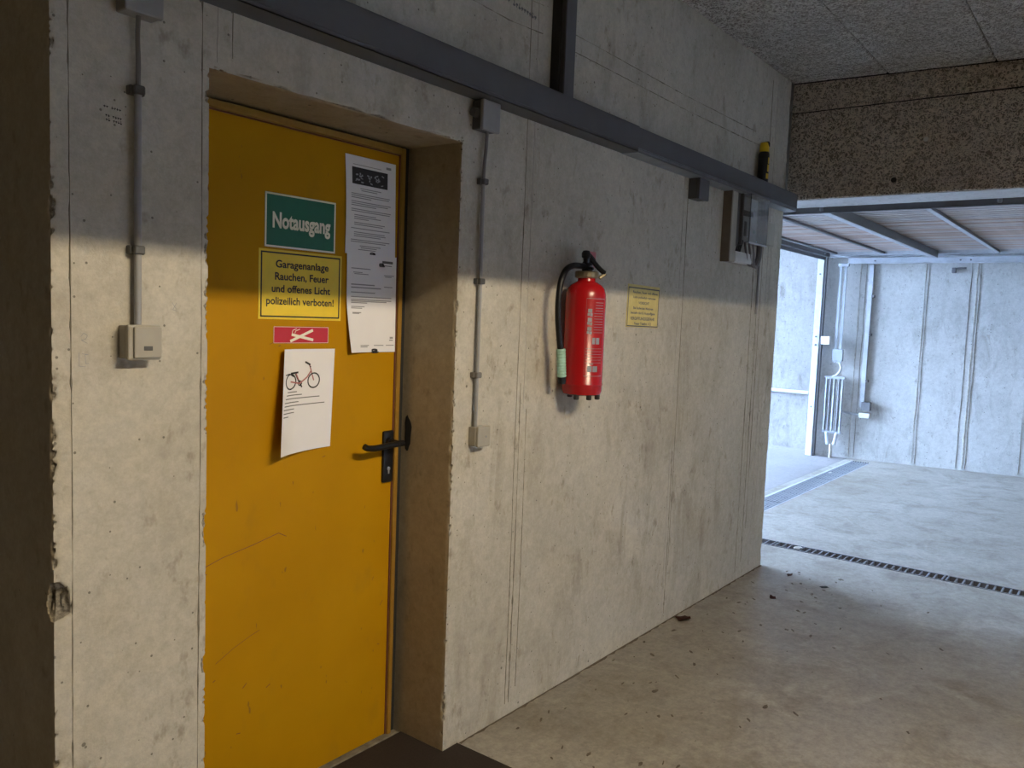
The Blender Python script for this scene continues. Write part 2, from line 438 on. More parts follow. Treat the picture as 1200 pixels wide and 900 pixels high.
# pencilled figures: too small to read, three short rows of strokes
def scribble(bm, x, z, wd, h, n, slope=0):
    for i in range(n):
        u = x+wd*i/n; zz = z+slope*(u-x)
        if n > 6 and i == 2: continue
        k = random.random()
        box(bm, u, u+wd/n*.75, WY-.0006, WY+.0002, zz-h*.5*(.3+k*.7), zz-h*.5*(.3+k*.7)+h*.3)
        box(bm, u+wd/n*.2, u+wd/n*.42, WY-.0006, WY+.0002, zz-h*.5, zz+h*.5*k)
bm = B()
scribble(bm, .887, 1.977, .040, .007, 7, -.07); scribble(bm, .891, 1.958, .037, .008, 7, -.07); scribble(bm, .892, 1.949, .037, .008, 7, -.07)
obj('pencil_mark', bm, 'ink', wall, kind='stuff')
bm = B(); scribble(bm, 2.27, 2.655, .19, .022, 12, -.08); obj('pencil_mark', bm, 'midink', wall, kind='stuff')
def scratch(name, pts, wd, mat, parent, y, th=.0006):
    bm = B(); ps = pts
    for (x0, z0), (x1, z1) in zip(ps, ps[1:]):
        l = math.hypot(x1-x0, z1-z0) or 1; nx, nz = -(z1-z0)/l*wd/2, (x1-x0)/l*wd/2
        v = [bm.verts.new((a, y-th, b)) for a, b in ((x0+nx, z0+nz), (x1+nx, z1+nz), (x1-nx, z1-nz), (x0-nx, z0-nz))]
        bm.faces.new(v)
    return obj(name, bm, mat, parent)
scratch('pencil_mark', [(.836, 1.47), (.842, 1.478), (.85, 1.472), (.846, 1.464), (.837, 1.462), (.85, 1.455)], .0012, 'greyink', wall, WY)
scratch('pencil_mark', [(.832, 1.435), (.832, 1.405), (.846, 1.403)], .0012, 'greyink', wall, WY)
scratch('pencil_mark', [(.838, 1.432), (.852, 1.43), (.845, 1.43), (.846, 1.41), (.853, 1.41)], .0012, 'greyink', wall, WY)
scratch('pencil_mark', [(1.048, 1.552), (1.06, 1.536)], .0012, 'greyink', wall, WY)
scratch('pencil_mark', [(1.06, 1.552), (1.05, 1.535), (1.062, 1.532)], .0012, 'greyink', wall, WY)

# ------------------------------------------------------------------ floor with its two drain channels
DX0, DX1 = 5.645, 5.785        # narrow drain across the garage
GY0, GY1 = 2.38, 2.60          # wide drain along the gate
bm = B()
def quad(bm, x0, x1, y0, y1, z): bm.faces.new([bm.verts.new(p) for p in ((x0, y0, z), (x1, y0, z), (x1, y1, z), (x0, y1, z))])
fx = [-6, DX0, DX1, 12.2]; fy = [-6, -1.15, 2.08, GY0]
for i in range(3):
    for j in range(3):
        if i == 1 and j == 1: continue
        quad(bm, fx[i], fx[i+1], fy[j], fy[j+1], 0)
quad(bm, -6, 5.1, GY0, GY1, 0); quad(bm, 10.06, 12.2, GY0, GY1, 0); quad(bm, -6, 12.2, GY1, 2.68, 0)
def channel(bm, x0, x1, y0, y1, d):
    for q in (((x0, y0, 0), (x0, y1, 0), (x0, y1, -d), (x0, y0, -d)), ((x1, y0, 0), (x1, y1, 0), (x1, y1, -d), (x1, y0, -d)),
              ((x0, y0, 0), (x1, y0, 0), (x1, y0, -d), (x0, y0, -d)), ((x0, y1, 0), (x1, y1, 0), (x1, y1, -d), (x0, y1, -d)),
              ((x0, y0, -d), (x1, y0, -d), (x1, y1, -d), (x0, y1, -d))):
        bm.faces.new([bm.verts.new(p) for p in q])
floor = struct('floor', bm, 'floor'); floor['label'] = 'worn concrete garage floor'
bm = B(); channel(bm, DX0, DX1, -1.15, 2.08, .12); obj('drain_channel', bm, 'dark', floor)
bm = B(); channel(bm, 5.1, 10.06, GY0, GY1, .12); obj('drain_channel', bm, 'dark', floor)
bm = B(); box(bm, -6, 12.2, 2.68, 24, -.2, 0.0); struct('ground', bm, 'asphalt')['label'] = 'grey ramp surface outside the gate'

# narrow drain: three slotted grates end to end
def bar_mesh():
    bm = B(); box(bm, DX0+.012-5.715, DX1-.012-5.715, -.0055, .0055, -.022, 0); return mesh_of('grate_bar', bm, 'grate')
bar = bar_mesh()
DR = [(1.955, 2.075, 'short slotted iron drain grate right at the wall corner'), (.86, 1.945, 'slotted iron drain grate, middle length of the narrow floor drain'), (-.23, .85, 'slotted iron drain grate at the right end of the narrow floor drain')]
for y0, y1, lab in DR:
    t = thing('drain_grate', lab, 'grate', (5.715, (y0+y1)/2, -.03), 'grates of the narrow floor drain')
    bm = B(); box(bm, DX0, DX0+.013, y0, y1, -.03, .003); box(bm, DX1-.013, DX1, y0, y1, -.03, .003)
    box(bm, DX0, DX1, y0, y0+.012, -.03, .003); box(bm, DX0, DX1, y1-.012, y1, -.03, .003)
    obj('frame', bm, 'grate', t)
    n = max(2, int((y1-y0-.024)/.042)); st = (y1-y0-.024)/n
    for k in range(1, n): inst('grate_bar', bar, (5.715, y0+.012+k*st, 0), t)
# wide drain along the gate
GS = [(5.12, 7.1, 'wide bar grating of the gate drain, near length half hidden by the wall'), (7.11, 8.6, 'wide bar grating of the gate drain, middle length'), (8.61, 10.05, 'wide bar grating of the gate drain, far length below the concrete wall')]
for x0, x1, lab in GS:
    t = thing('drain_grating', lab, 'grate', ((x0+x1)/2, 2.49, -.03), 'gratings of the wide gate drain')
    bm = B(); box(bm, x0, x1, GY0, GY0+.012, -.03, .002); obj('frame_rail', bm, 'steelpaint', t)
    bm = B(); box(bm, x0, x1, GY1-.03, GY1, -.03, .004); obj('frame_rail', bm, 'steelpaint', t)
    bm = B(); box(bm, -(x1-x0)/2, (x1-x0)/2, -.006, .006, -.026, 0); me = mesh_of('slat', bm, 'slatsteel')
    for k in range(6): inst('slat', me, ((x0+x1)/2, GY0+.036+k*.0275, 0), t)
    bm = B(); box(bm, -.0075, .0075, -.09, .09, -.03, -.004); me = mesh_of('cross_bar', bm, 'grate')
    for k in range(int((x1-x0-.04)/.25)+1): inst('cross_bar', me, (x0+.02+k*.25, 2.48, 0), t)

# ------------------------------------------------------------------ ceiling of wood-wool boards, slightly falling away from the wall
def cz(y): return 3.062+(y-WY)*.03
bm = B()
box(bm, -6, 12.4, -6.2, 3.2, 3.14, 3.4)
ceil = struct('ceiling', bm, 'plainconc'); ceil['label'] = 'garage ceiling clad in pale wood-wool boards'
tilt = math.atan(.03); rows = [1.838, 1.285, .735]
while rows[-1] > -5.9: rows.append(rows[-1]-.6)
bm0 = {}
for a, b in zip(rows, rows[1:]):
    wd = a-b-.006
    xr = 5.163
    while xr > -6:
        key = round(wd, 3)
        if key not in bm0:
            q = B(); box(q, -1.997, 0, -wd, 0, 0, .05, .006); bm0[key] = mesh_of('ceiling_board', q, 'wool')
        o = inst('ceiling_board', bm0[key], (xr, a, cz(a)+random.uniform(-.0015, .0015)), ceil); o.rotation_euler.x = tilt
        xr -= 2.0
# cross beam over the passage, clad in raw wood-wool boards
bm = B(); box(bm, 5.19, 5.52, -6, 2.95, 2.345, 3.14); beam = struct('trim_1', bm, 'wallfar'); beam['label'] = 'downstand beam over the passage to the gate'
def clad(y0, y1, z0, z1a, z1b):
    q = B(); vs = [[q.verts.new((x, y, z)) for y, z in ((y0, z0), (y1, z0), (y1, z1b), (y0, z1a))] for x in (5.165, 5.192)]
    q.faces.new(vs[0][::-1]); q.faces.new(vs[1])
    for k in range(4): q.faces.new((vs[0][k], vs[0][(k+1) % 4], vs[1][(k+1) % 4], vs[1][k]))
    bmesh.ops.bevel(q, geom=q.edges[:], offset=.003, segments=1, affect='EDGES')
    obj('cladding_board', q, 'woolbrown', beam)
y1 = WY
while y1 > -5.5:
    clad(y1-1.995, y1, 2.348, 2.872, 2.876); clad(y1-1.995, y1, 2.884, cz(y1-1.995)-.004, cz(y1)-.004); y1 -= 2.0
q = B(); box(q, 5.178, 5.191, -5.9, WY, 2.36, 3.1); obj('joint_shade', q, 'dark', beam)  # near-black sheet that puts the shade of the board joints into colour
bm = B(); cyl(bm, (5.160, 1.057, 2.648), (5.168, 1.057, 2.648), .014, 12); obj('washer', bm, 'orange', beam)
bm = B(); cyl(bm, (5.162, 1.62, 2.68), (5.168, 1.62, 2.68), .012, 12); obj('washer', bm, 'ridgelight', beam)
bm = B(); cyl(bm, (5.162, 1.213, 2.43), (5.168, 1.213, 2.43), .016, 12); obj('bolt_hole', bm, 'dark', beam)
# long downstand beam behind the viewer, parallel to the wall: it cuts the lamp's light off the upper wall
bm = B(); box(bm, -6, 5.19, -.35, -.15, 2.56, 3.14); struct('trim_2', bm, 'plainconc')['label'] = 'long ceiling beam parallel to the wall'

# enclosing walls of the garage (mostly out of view)
# back wall with an opening added to let in fill daylight, behind the viewer
VX0, VX1, VZ0, VZ1 = 2.8, 4.1, .25, .60
bm = B(); box(bm, -6.2, VX0, -6.2, -6, 0, 3.2); box(bm, VX1, 12.6, -6.2, -6, 0, 3.2); box(bm, VX0, VX1, -6.2, -6, 0, VZ0); box(bm, VX0, VX1, -6.2, -6, VZ1, 3.2); struct('wall_back', bm, 'plainconc')
bm = B()
for x in (VX0, (VX0+VX1)/2-.03, VX1-.06): box(bm, x, x+.06, -6.15, -6.05, VZ0, VZ1)
box(bm, VX0, VX1, -6.15, -6.05, VZ0, VZ0+.05); box(bm, VX0, VX1, -6.15, -6.05, VZ1-.05, VZ1); struct('added_opening_1', bm, 'steeldark')['label'] = 'unseen opening added in the back wall for fill daylight'
bm = B(); box(bm, -6.2, -6, -6, 3.2, 0, 3.2); struct('wall_left', bm, 'plainconc')
bm = B(); box(bm, -6, WX0, 2.95, 3.15, 0, 3.2); struct('wall_recess', bm, 'plainconc')
# far wall beyond the drain, at a slight angle
def fwx(y): return 10.2+(2.76-y)*.165
bm = B(); ysf = [3.14, -6.0]
vs = []
for z in (0, 3.14):
    vs.append([bm.verts.new((fwx(y), y, z)) for y in ysf]+[bm.verts.new((fwx(y)+.25, y, z)) for y in ysf[::-1]])
for k in range(4): bm.faces.new((vs[0][k], vs[0][(k+1) % 4], vs[1][(k+1) % 4], vs[1][k]))
bm.faces.new(vs[0]); bm.faces.new(vs[1]); far = struct('wall_right', bm, 'wallfar'); far['label'] = 'pale concrete wall beyond the gate area'
# shuttering joints on the far wall
ang = math.atan(.165)
def fridge(yc, wd, sd, z0=.02, z1=2.9):
    bm = B(); n = 50; L = []
    for i in range(n+1):
        z = z0+(z1-z0)*i/n; w_ = wd*(.5+1.1*abs(noise.noise(Vector((sd, z*6, 0)))))*(.2 if noise.noise(Vector((sd, z*2.3, 4))) < -.15 else 1)
        o_ = .008*noise.noise(Vector((sd, z*3, 8)))
        L.append([bm.verts.new((fwx(yc+o_+s*w_/2)-h, yc+o_+s*w_/2, z)) for s, h in ((-1, -.002), (-.5, .005), (.5, .005), (1, -.002))])
    for a, b in zip(L, L[1:]):
        for k in range(3): bm.faces.new((a[k], a[k+1], b[k+1], b[k]))
    obj('formwork_joint', bm, 'ridge' if sd % 2 else 'ridgelight', far)
for yc, wd, sd in ((1.97, .008, 1), (1.55, .007, 3), (1.49, .024, 2), (1.46, .008, 5), (2.62, .007, 7), (2.68, .02, 4), (.95, .008, 9), (2.0, .02, 6)): fridge(yc, wd, sd)
# wall along the ramp outside
bm = B(); box(bm, 10.5, 10.8, 3.14, 24, -.1, 3.6); out = struct('wall_ramp', bm, 'wallramp'); out['label'] = 'stained concrete wall along the ramp outside'
bm = B(); box(bm, 10.2, 10.51, 3.14, 3.2, 0, 3.2); obj('pier', bm, 'wallramp', out)
# building front over the gate; unseen ramp slab added to hold back daylight
bm = B(); box(bm, 4.6, 12.4, 3.2, RAMP, 3.14, 3.4); struct('added_ramp_slab', bm, 'plainconc')['label'] = 'unseen slab added over the start of the ramp to cut daylight'
bm = B(); box(bm, 4.6, 4.85, 2.95, RAMP+1, 0, 3.4); struct('wall_ramp_near', bm, 'wallfar')['label'] = 'near side wall of the ramp'
bm = B(); box(bm, -6, 12.4, 3.06, 3.25, 2.47, 3.6); struct('wall_gate', bm, 'plainconc')['label'] = 'concrete lintel over the gate'

# ------------------------------------------------------------------ door
door = thing('steel_door', 'yellow painted steel door with notices, set in the concrete niche', 'door', (1.6, 2.09, 0))
door['kind'] = 'structure'; door.name = 'door_1'
bm = B(); box(bm, 1.175, 2.012, 2.07, 2.12, .012, 2.086, .002); leaf = obj('door_leaf', bm, 'door', door)
bm = B(); box(bm, 2.017, 2.036, 2.06, 2.14, 0, 2.114, .003); box(bm, 1.13, 1.17, 2.06, 2.14, 0, 2.114, .003); box(bm, 1.17, 2.017, 2.06, 2.14, 2.091, 2.114, .003); obj('door_frame', bm, 'doorframe', door)
bm = B(); box(bm, 2.0125, 2.0165, 2.068, 2.1, .01, 2.09); box(bm, 1.18, 2.012, 2.072, 2.1, 2.0865, 2.0905); obj('seal', bm, 'seal', door)
bm = B(); box(bm, 2.036, 2.08, 2.085, 2.15, 0, 2.13); box(bm, 1.14, 2.08, 2.10, 2.15, 2.114, 2.13); obj('gap_shade', bm, 'dark', door)  # near-black filler; the shade of the gap is put into its colour
bm = B(); box(bm, 1.15, 2.06, 2.045, 2.075, 0, .011, .003); obj('threshold', bm, 'ridge', door)
# handle set
bm = B(); box(bm, 1.962, 2.010, 2.058, 2.071, .95, 1.134, .006, 2); plate = obj('handle_plate', bm, 'black', door, True)
bm = B(); tube(bm, catmull([(1.985, 2.06, 1.096), (1.985, 2.03, 1.096), (1.982, 2.008, 1.096), (1.968, 2.0, 1.096), (1.93, 2.0, 1.095), (1.87, 2.0, 1.092), (1.835, 2.0, 1.095), (1.82, 2.002, 1.102)], 5), .0105, 12)
cyl(bm, (1.985, 2.062, 1.096), (1.985, 2.045, 1.096), .016, 14); cyl(bm, (1.972, 2.002, 1.096), (2.0, 2.002, 1.096), .011, 12); obj('lever', bm, 'black', door, True)
bm = B(); cyl(bm, (1.986, 2.059, 1.0), (1.986, 2.0555, 1.0), .007, 14); box(bm, 1.983, 1.989, 2.0553, 2.059, .982, .998); obj('keyhole', bm, 'silver', plate)
# scratches and scuffs in the paint
scratch('scratch', [(1.27, .795), (1.34, .815), (1.44, .832), (1.535, .852), (1.565, .836)], .0022, 'seal', leaf, 2.07)
scratch('scratch', [(1.26, .79), (1.29, .775)], .002, 'seal', leaf, 2.07)
scratch('scratch', [(1.32, .50), (1.38, .53), (1.44, .552), (1.47, .56)], .0016, 'seal', leaf, 2.07)
for k in range(14):
    x, z = random.uniform(1.25, 1.98), random.choice((random.uniform(.15, .6), random.uniform(1.05, 1.45)))
    a = random.uniform(-.6, 1.6); l = random.uniform(.006, .022)
    scratch('scuff', [(x, z), (x+l*math.cos(a), z+l*math.sin(a))], random.uniform(.0012, .003), 'seal', leaf, 2.07)

# ------------------------------------------------------------------ signs on the door
DY = 2.07
def plate_sign(name, label, cat, x0, x1, z0, z1, y, col, th=.002, tilt=0):
    t = thing(name, label, cat, ((x0+x1)/2, y, z0))
    bm = B(); box(bm, x0, x1, y-th, y, z0, z1, .0006); obj('plate', bm, col, t)
    t.rotation_euler.y = tilt
    return t
def border(bm, x0, x1, z0, z1, w_, y):
    for q in ((x0, x1, z0, z0+w_), (x0, x1, z1-w_, z1), (x0, x0+w_, z0, z1), (x1-w_, x1, z0, z1)): box(bm, q[0], q[1], y-.0003, y, q[2], q[3])
t = plate_sign('exit_sign', 'green emergency exit sign with white lettering Notausgang', 'sign', 1.469, 1.735, 1.729, 1.890, DY, 'green')
bm = B(); border(bm, 1.4695, 1.7345, 1.7295, 1.8895, .0055, DY-.002); obj('border', bm, 'signwhite', t)
bm = text_bm('Notausgang', 1.496, 1.714, 1.812, DY-.0024, .046, .034); obj('lettering', bm, 'signwhite', t)
t = plate_sign('fire_ban_sign', 'yellow sign Garagenanlage forbidding smoking and fire', 'sign', 1.450, 1.764, 1.514, 1.723, DY, 'signyellow')
bm = B(); border(bm, 1.457, 1.757, 1.521, 1.716, .0045, DY-.002); obj('border', bm, 'ink', t)
for s, a, b, z in (('Garagenanlage', 1.509, 1.710, 1.682), ('Rauchen, Feuer', 1.507, 1.711, 1.645), ('und offenes Licht', 1.496, 1.718, 1.608), ('polizeilich verboten!', 1.477, 1.733, 1.571)):
    bm = text_bm(s, a, b, z, DY-.0024, .0225, .022); obj('lettering', bm, 'ink', t)
t = plate_sign('no_smoking_sign', 'small red sign with a crossed-out cigarette', 'sign', 1.505, 1.714, 1.442, 1.493, DY, 'signred')
bm = B(); border(bm, 1.5055, 1.7135, 1.4425, 1.4925, .0012, DY-.002); obj('border', bm, 'signwhite', t)
def bar2(bm, p, q, w_, y):
    (x0, z0), (x1, z1) = p, q; l = math.hypot(x1-x0, z1-z0); nx, nz = -(z1-z0)/l*w_/2, (x1-x0)/l*w_/2
    bm.faces.new([bm.verts.new((a, y, b)) for a, b in ((x0+nx, z0+nz), (x1+nx, z1+nz), (x1-nx, z1-nz), (x0-nx, z0-nz))])
bm = B(); bar2(bm, (1.571, 1.469), (1.654, 1.452), .0085, DY-.0024)
for p, q in (((1.573, 1.473), (1.575, 1.482)), ((1.575, 1.482), (1.590, 1.487)), ((1.583, 1.473), (1.586, 1.480)), ((1.586, 1.480), (1.602, 1.486))): bar2(bm, p, q, .0022, DY-.0024)
obj('cigarette', bm, 'signwhite', t)
bm = B(); bar2(bm, (1.566, 1.448), (1.652, 1.483), .0085, DY-.0027); obj('cross_bar', bm, 'signwhite', t)

# ------------------------------------------------------------------ paper notices
def sheet(name, label, f, nu=14, nv=20):
    """f(u, v) -> point; u left to right, v top to bottom"""
    o = f(.5, 1); t = thing(name, label, 'notice', o)
    bm = B(); g = [[bm.verts.new(f(i/nu, j/nv)) for i in range(nu+1)] for j in range(nv+1)]
    for j in range(nv):
        for i in range(nu): bm.faces.new((g[j][i], g[j+1][i], g[j+1][i+1], g[j][i+1]))
    back = [[bm.verts.new(v.co+Vector((0, .0004, 0))) for v in r] for r in g]
    for j in range(nv):
        for i in range(nu): bm.faces.new((back[j][i], back[j][i+1], back[j+1][i+1], back[j+1][i]))
    obj('sheet', bm, 'paper', t, smooth=True)
    return t
def on(f, u, v, e=.0006): return Vector(f(u, v))+Vector((0, -e, 0))
def prect(bm, f, u0, u1, v0, v1, n=6):
    for i in range(n):
        a, b = u0+(u1-u0)*i/n, u0+(u1-u0)*(i+1)/n
        bm.faces.new([bm.verts.new(on(f, *p)) for p in ((a, v1), (b, v1), (b, v0), (a, v0))])
def pstroke(bm, f, pts, w_, asp=.7):
    for (u0, v0), (u1, v1) in zip(pts, pts[1:]):
        dx, dv = (u1-u0)*asp, v1-v0; l = math.hypot(dx, dv) or 1; nu, nv = -dv/l*w_/2/asp, dx/l*w_/2
        bm.faces.new([bm.verts.new(on(f, a, b, .0008)) for a, b in ((u0+nu, v0+nv), (u1+nu, v1+nv), (u1-nu, v1-nv), (u0-nu, v0-nv))])
def f1(u, v):
    return Vector((1.770+.224*u+.006*v, DY-.0012-.006*(1-u)**3*math.sin(v*3)-.004*max(0, u-.8)*v*2, 2.053-.318*v))
def f2(u, v):
    lift = .030*max(0, v-.4)**1.5*max(0, .45-u)**1.3*4+.003
    return Vector((1.783+.222*u+.004*v+.045*max(0, v-.55)*max(0, .35-u), DY-.002-lift, 1.738-.327*v))
def f3(u, v):
    lift = .050*(1-u)**2*v+.014*max(0, .22-u)*5*(1-.5*v)+.004
    return Vector((1.532+.207*u-.012*v-.028*v*(1-u), DY-.002-lift, 1.424-.318*v-.004*(1-u)*v))
t = sheet('notice_sheet', 'white notice sheet with a dark photograph at its top, high on the yellow door', f1)
bm = B(); prect(bm, f1, .12, .83, .115, .285, 10); ph = obj('printed_photo', bm, 'ink', t)
bm = B()
for k in range(26):
    u, v = random.uniform(.2, .78), random.uniform(.15, .26); a = random.uniform(0, 3)
    pstroke(bm, lambda p, q: f1(p, q)+Vector((0, -.0004, 0)), [(u, v), (u+.05*math.cos(a), v+.02*math.sin(a))], random.uniform(.008, .02))
obj('photo_highlight', bm, 'greyink', ph, kind='stuff')
bm = B()
vv = .32
for a, b in ((.28, .7), (.3, .62), (0, 0), (.1, .88), (.1, .86), (.1, .5), (0, 0), (.1, .9), (.1, .84), (.1, .6), (0, 0), (.1, .9), (.1, .88), (0, 0), (.16, .6), (.16, .7), (.16, .45), (0, 0), (.16, .78), (.16, .74), (0, 0), (.1, .88), (0, 0), (.16, .78), (.16, .8), (.16, .7), (0, 0), (.1, .88), (.1, .8), (0, 0), (.28, .7), (.3, .62), (.25, .6)):
    if b: prect(bm, f1, a, b, vv, vv+.0085)
    vv += .0195
prect(bm, f1, .14, .7, .085, .091); prect(bm, f1, .8, .9, .05, .075, 2)
obj('printed_lines', bm, 'greyink', t, kind='stuff')
def logo(f, u, v, h, parent):
    bm = text_bm('a', 0, .055, 0, 0, .032, .05)
    for q in bm.verts:
        uu, zz = q.co.x/.224*h, q.co.z/.318*h
        q.co = on(f, u+uu, v-zz, .0009)
    obj('printed_logo', bm, 'ink', parent)
logo(f1, .48, .975, .55, t)
t2 = sheet('notice_sheet', 'white letter with a small black logo, its left edge curling off the yellow door', f2)
bm = B()
for a, b, v, h in ((.08, .46, .145, .009), (.12, .3, .185, .008), (.14, .42, .20, .008), (.74, .95, .195, .008), (.76, .9, .21, .008), (.08, .55, .305, .012), (.08, .68, .335, .012), (.74, .92, .315, .009), (.08, .56, .385, .009), (.08, .9, .43, .009), (.08, .9, .46, .009), (.08, .8, .475, .009), (.08, .4, .49, .009), (.08, .35, .53, .009), (.08, .3, .545, .009), (.1, .28, .59, .01), (.1, .24, .60, .008), (.88, .95, .84, .02), (.87, .95, .87, .012), (.25, .45, .925, .009), (.25, .42, .94, .009), (.55, .75, .925, .009), (.8, .97, .925, .009)):
    prect(bm, f2, a, b, v, v+h)
obj('printed_lines', bm, 'greyink', t2, kind='stuff')
bm = B(); prect(bm, f2, .70, .92, .05, .075, 8); prect(bm, f2, .72, .9, .095, .102); obj('printed_heading', bm, 'midink', t2, kind='stuff')
logo(f2, .63, .085, .5, t2); logo(f2, .5, .975, .6, t2)
t3 = sheet('notice_sheet', 'white sheet with a picture of a red bicycle, taped askew to the yellow door', f3, 20, 20)
def circ(cx, cv, r, n=28): return [(cx+r/.66*math.cos(2*math.pi*k/n), cv+r*math.sin(2*math.pi*k/n)) for k in range(n+1)]
bm = B()
pstroke(bm, f3, circ(.62, .31, .072), .014, .66); pstroke(bm, f3, circ(.17, .31, .072), .014, .66)
pstroke(bm, f3, [(.44, .125), (.54, .155)], .018, .66); pstroke(bm, f3, [(.5, .14), (.55, .18)], .013, .66); pstroke(bm, f3, [(.17, .232), (.32, .224)], .018, .66)
pstroke(bm, f3, circ(.36, .33, .022, 12), .011, .66); pstroke(bm, f3, [(.33, .30), (.40, .37)], .016, .66); pstroke(bm, f3, [(.25, .225), (.34, .32)], .009, .66)
pstroke(bm, f3, [(.05, .245), (.14, .235), (.24, .265)], .010, .66)
obj('printed_bicycle', bm, 'ink', t3, kind='stuff')
bm = B(); pstroke(bm, f3, [(.53, .16), (.57, .23), (.62, .31)], .014, .66); pstroke(bm, f3, [(.56, .215), (.49, .275), (.36, .33)], .016, .66); pstroke(bm, f3, [(.36, .33), (.28, .235)], .012, .66); pstroke(bm, f3, [(.17, .31), (.36, .333)], .014, .66)
obj('printed_bicycle_frame', bm, 'pinkink', t3, kind='stuff')
bm = B()
for a, b, v in ((.16, .36, .405), (.14, .46, .435), (.12, .8, .468), (.1, .4, .503), (.1, .9, .535), (.08, .32, .568), (.08, .32, .602), (.08, .2, .636)): prect(bm, f3, a-.05, b-.05, v, v+.0085, 8)
obj('printed_lines', bm, 'midink', t3, kind='stuff')

# ------------------------------------------------------------------ light switch with its conduit, left of the door
t = thing('light_switch', 'ivory surface-mounted light switch with small dark window, left of the yellow door', 'switch', (.956, WY, 1.42))
bm = B(); box(bm, .919, .993, 1.806, WY, 1.421, 1.497, .003, 2); obj('back_box', bm, 'switchside', t)
bm = B(); box(bm, .917, .995, 1.790, 1.8055, 1.419, 1.499, .004, 2); obj('cover_frame', bm, 'switch', t)
bm = B(); box(bm, .9285, .9935, 1.783, 1.792, 1.424, 1.494, .003, 2); rk = obj('rocker', bm, 'switch', t); 
bm = B(); box(bm, .950, .971, 1.7822, 1.784, 1.441, 1.451, .0008); obj('indicator_window', bm, 'pvcdark', rk)
def clamp(bm, x, z, r=.009, y=None):
    y = y or 1.822
    box(bm, x-r-.010, x+r+.008, y-.002, WY, z-.010, z+.010, .002); box(bm, x-r-.005, x+r+.003, y-r-.006, y+.004, z-.010, z+.010, .003)
t = thing('conduit', 'grey conduit pipe running down to the ivory light switch', 'conduit', (.955, WY, 1.5))
bm = B(); tube(bm, [(.955, 1.820, 1.495), (.955, 1.820, 2.03)], .008, 14); obj('pipe', bm, 'pvc', t, True)
bm = B(); tube(bm, catmull([(.955, 1.820, 2.02), (.956, 1.820, 2.08), (.953, 1.818, 2.14), (.954, 1.815, 2.19)], 5), .0055, 8); obj('cable', bm, 'cable', t, True)
for z in (2.022, 1.668):
    bm = B(); clamp(bm, .955, z); obj('clamp', bm, 'pvcdark', t)
t = thing('junction_box', 'grey junction box at the top edge of the picture, above the light switch', 'box', (.955, WY, 2.18))
bm = B(); box(bm, .913, .997, 1.800, WY, 2.182, 2.268, .004, 2); obj('body', bm, 'pvc', t)
bm = B(); box(bm, .911, .999, 1.788, 1.802, 2.180, 2.270, .004, 2); obj('lid', bm, 'pvc', t)
bm = B(); cyl(bm, (.89, 1.815, 2.222), (.914, 1.815, 2.222), .014, 12, .016); obj('cable_gland', bm, 'pvcdark', t)
# second conduit right of the niche
t = thing('junction_box', 'pale junction box under the cable tray, right of the door niche', 'box', (2.16, WY, 2.17))
bm = B(); box(bm, 2.118, 2.204, 1.800, WY, 2.172, 2.268, .004, 2); obj('body', bm, 'trayside', t)
bm = B(); box(bm, 2.115, 2.207, 1.786, 1.801, 2.169, 2.269, .004, 2); obj('lid', bm, 'pvc', t)
bm = B(); cyl(bm, (2.096, 1.818, 2.225), (2.119, 1.818, 2.225), .014, 12, .017); obj('cable_gland', bm, 'pvcdark', t)
bm = B(); cyl(bm, (2.205, 1.815, 2.235), (2.222, 1.815, 2.235), .008, 10); obj('cable_gland', bm, 'pvcdark', t)
t = thing('conduit', 'grey conduit pipe between the door niche and the fire extinguisher', 'conduit', (2.17, WY, 1.165))
bm = B(); tube(bm, [(2.172, 1.822, 1.160), (2.172, 1.822, 1.6), (2.170, 1.822, 2.01)], .0068, 14); obj('pipe', bm, 'pvc', t, True)
bm = B(); tube(bm, catmull([(2.170, 1.822, 2.0), (2.172, 1.822, 2.06), (2.176, 1.82, 2.12), (2.176, 1.818, 2.18)], 5), .006, 8); obj('cable', bm, 'cable', t, True)
for z in (2.006, 1.667, 1.342):
    bm = B(); clamp(bm, 2.171, z); obj('clamp', bm, 'pvcdark' if z > 1.4 else 'cable', t)
t = thing('wall_socket', 'small pale switch box at the foot of the conduit beside the niche', 'switch', (2.19, WY, 1.09))
bm = B(); box(bm, 2.155, 2.222, 1.806, WY, 1.092, 1.160, .003, 2); obj('back_box', bm, 'switchside', t)
bm = B(); box(bm, 2.157, 2.225, 1.794, 1.807, 1.090, 1.163, .004, 2); obj('cover', bm, 'switch', t)
bm = B(); cyl(bm, (2.200, 1.795, 1.126), (2.200, 1.7925, 1.126), .004, 10); obj('screw', bm, 'pvc', t)

# ------------------------------------------------------------------ cable tray
t = thing('cable_tray', 'long dark grey metal cable tray running along the upper wall', 'cable tray', (3.0, WY, 2.27))
TX0, TXM, TX1 = -.2, 3.11, 5.128
TY, TZ0, TZ1 = 1.755, 2.272, 2.376
TX0 = .62
for a, b, dz in ((TX0, TXM-.001, 0), (TXM+.001, TX1, -.003)):
    bm = B(); e = .002 if dz else 0
    box(bm, a, b, TY+e, TY+.003+e, TZ0+.012+dz, TZ1+dz, .0008); box(bm, a, b, TY+e, TY+.012+e, TZ1-.003+dz, TZ1+dz)
    box(bm, a, b, TY+.012, WY-.002, TZ1-.006+dz, TZ1-.003+dz)
    obj('cover', bm, 'tray', t)
    bm = B(); box(bm, a, b, TY+.002, WY, TZ0+dz, TZ0+.003+dz); box(bm, a, b, TY+.002, TY+.005, TZ0+dz, TZ0+.02+dz); box(bm, a, b, WY-.003, WY, TZ0+dz, TZ1-.006+dz)
    obj('channel', bm, 'tray' if not dz else 'steel', t)
bm = B(); box(bm, TX1, TX1+.002, TY, WY, TZ0-.003, TZ1-.003); obj('end_cap', bm, 'tray', t)
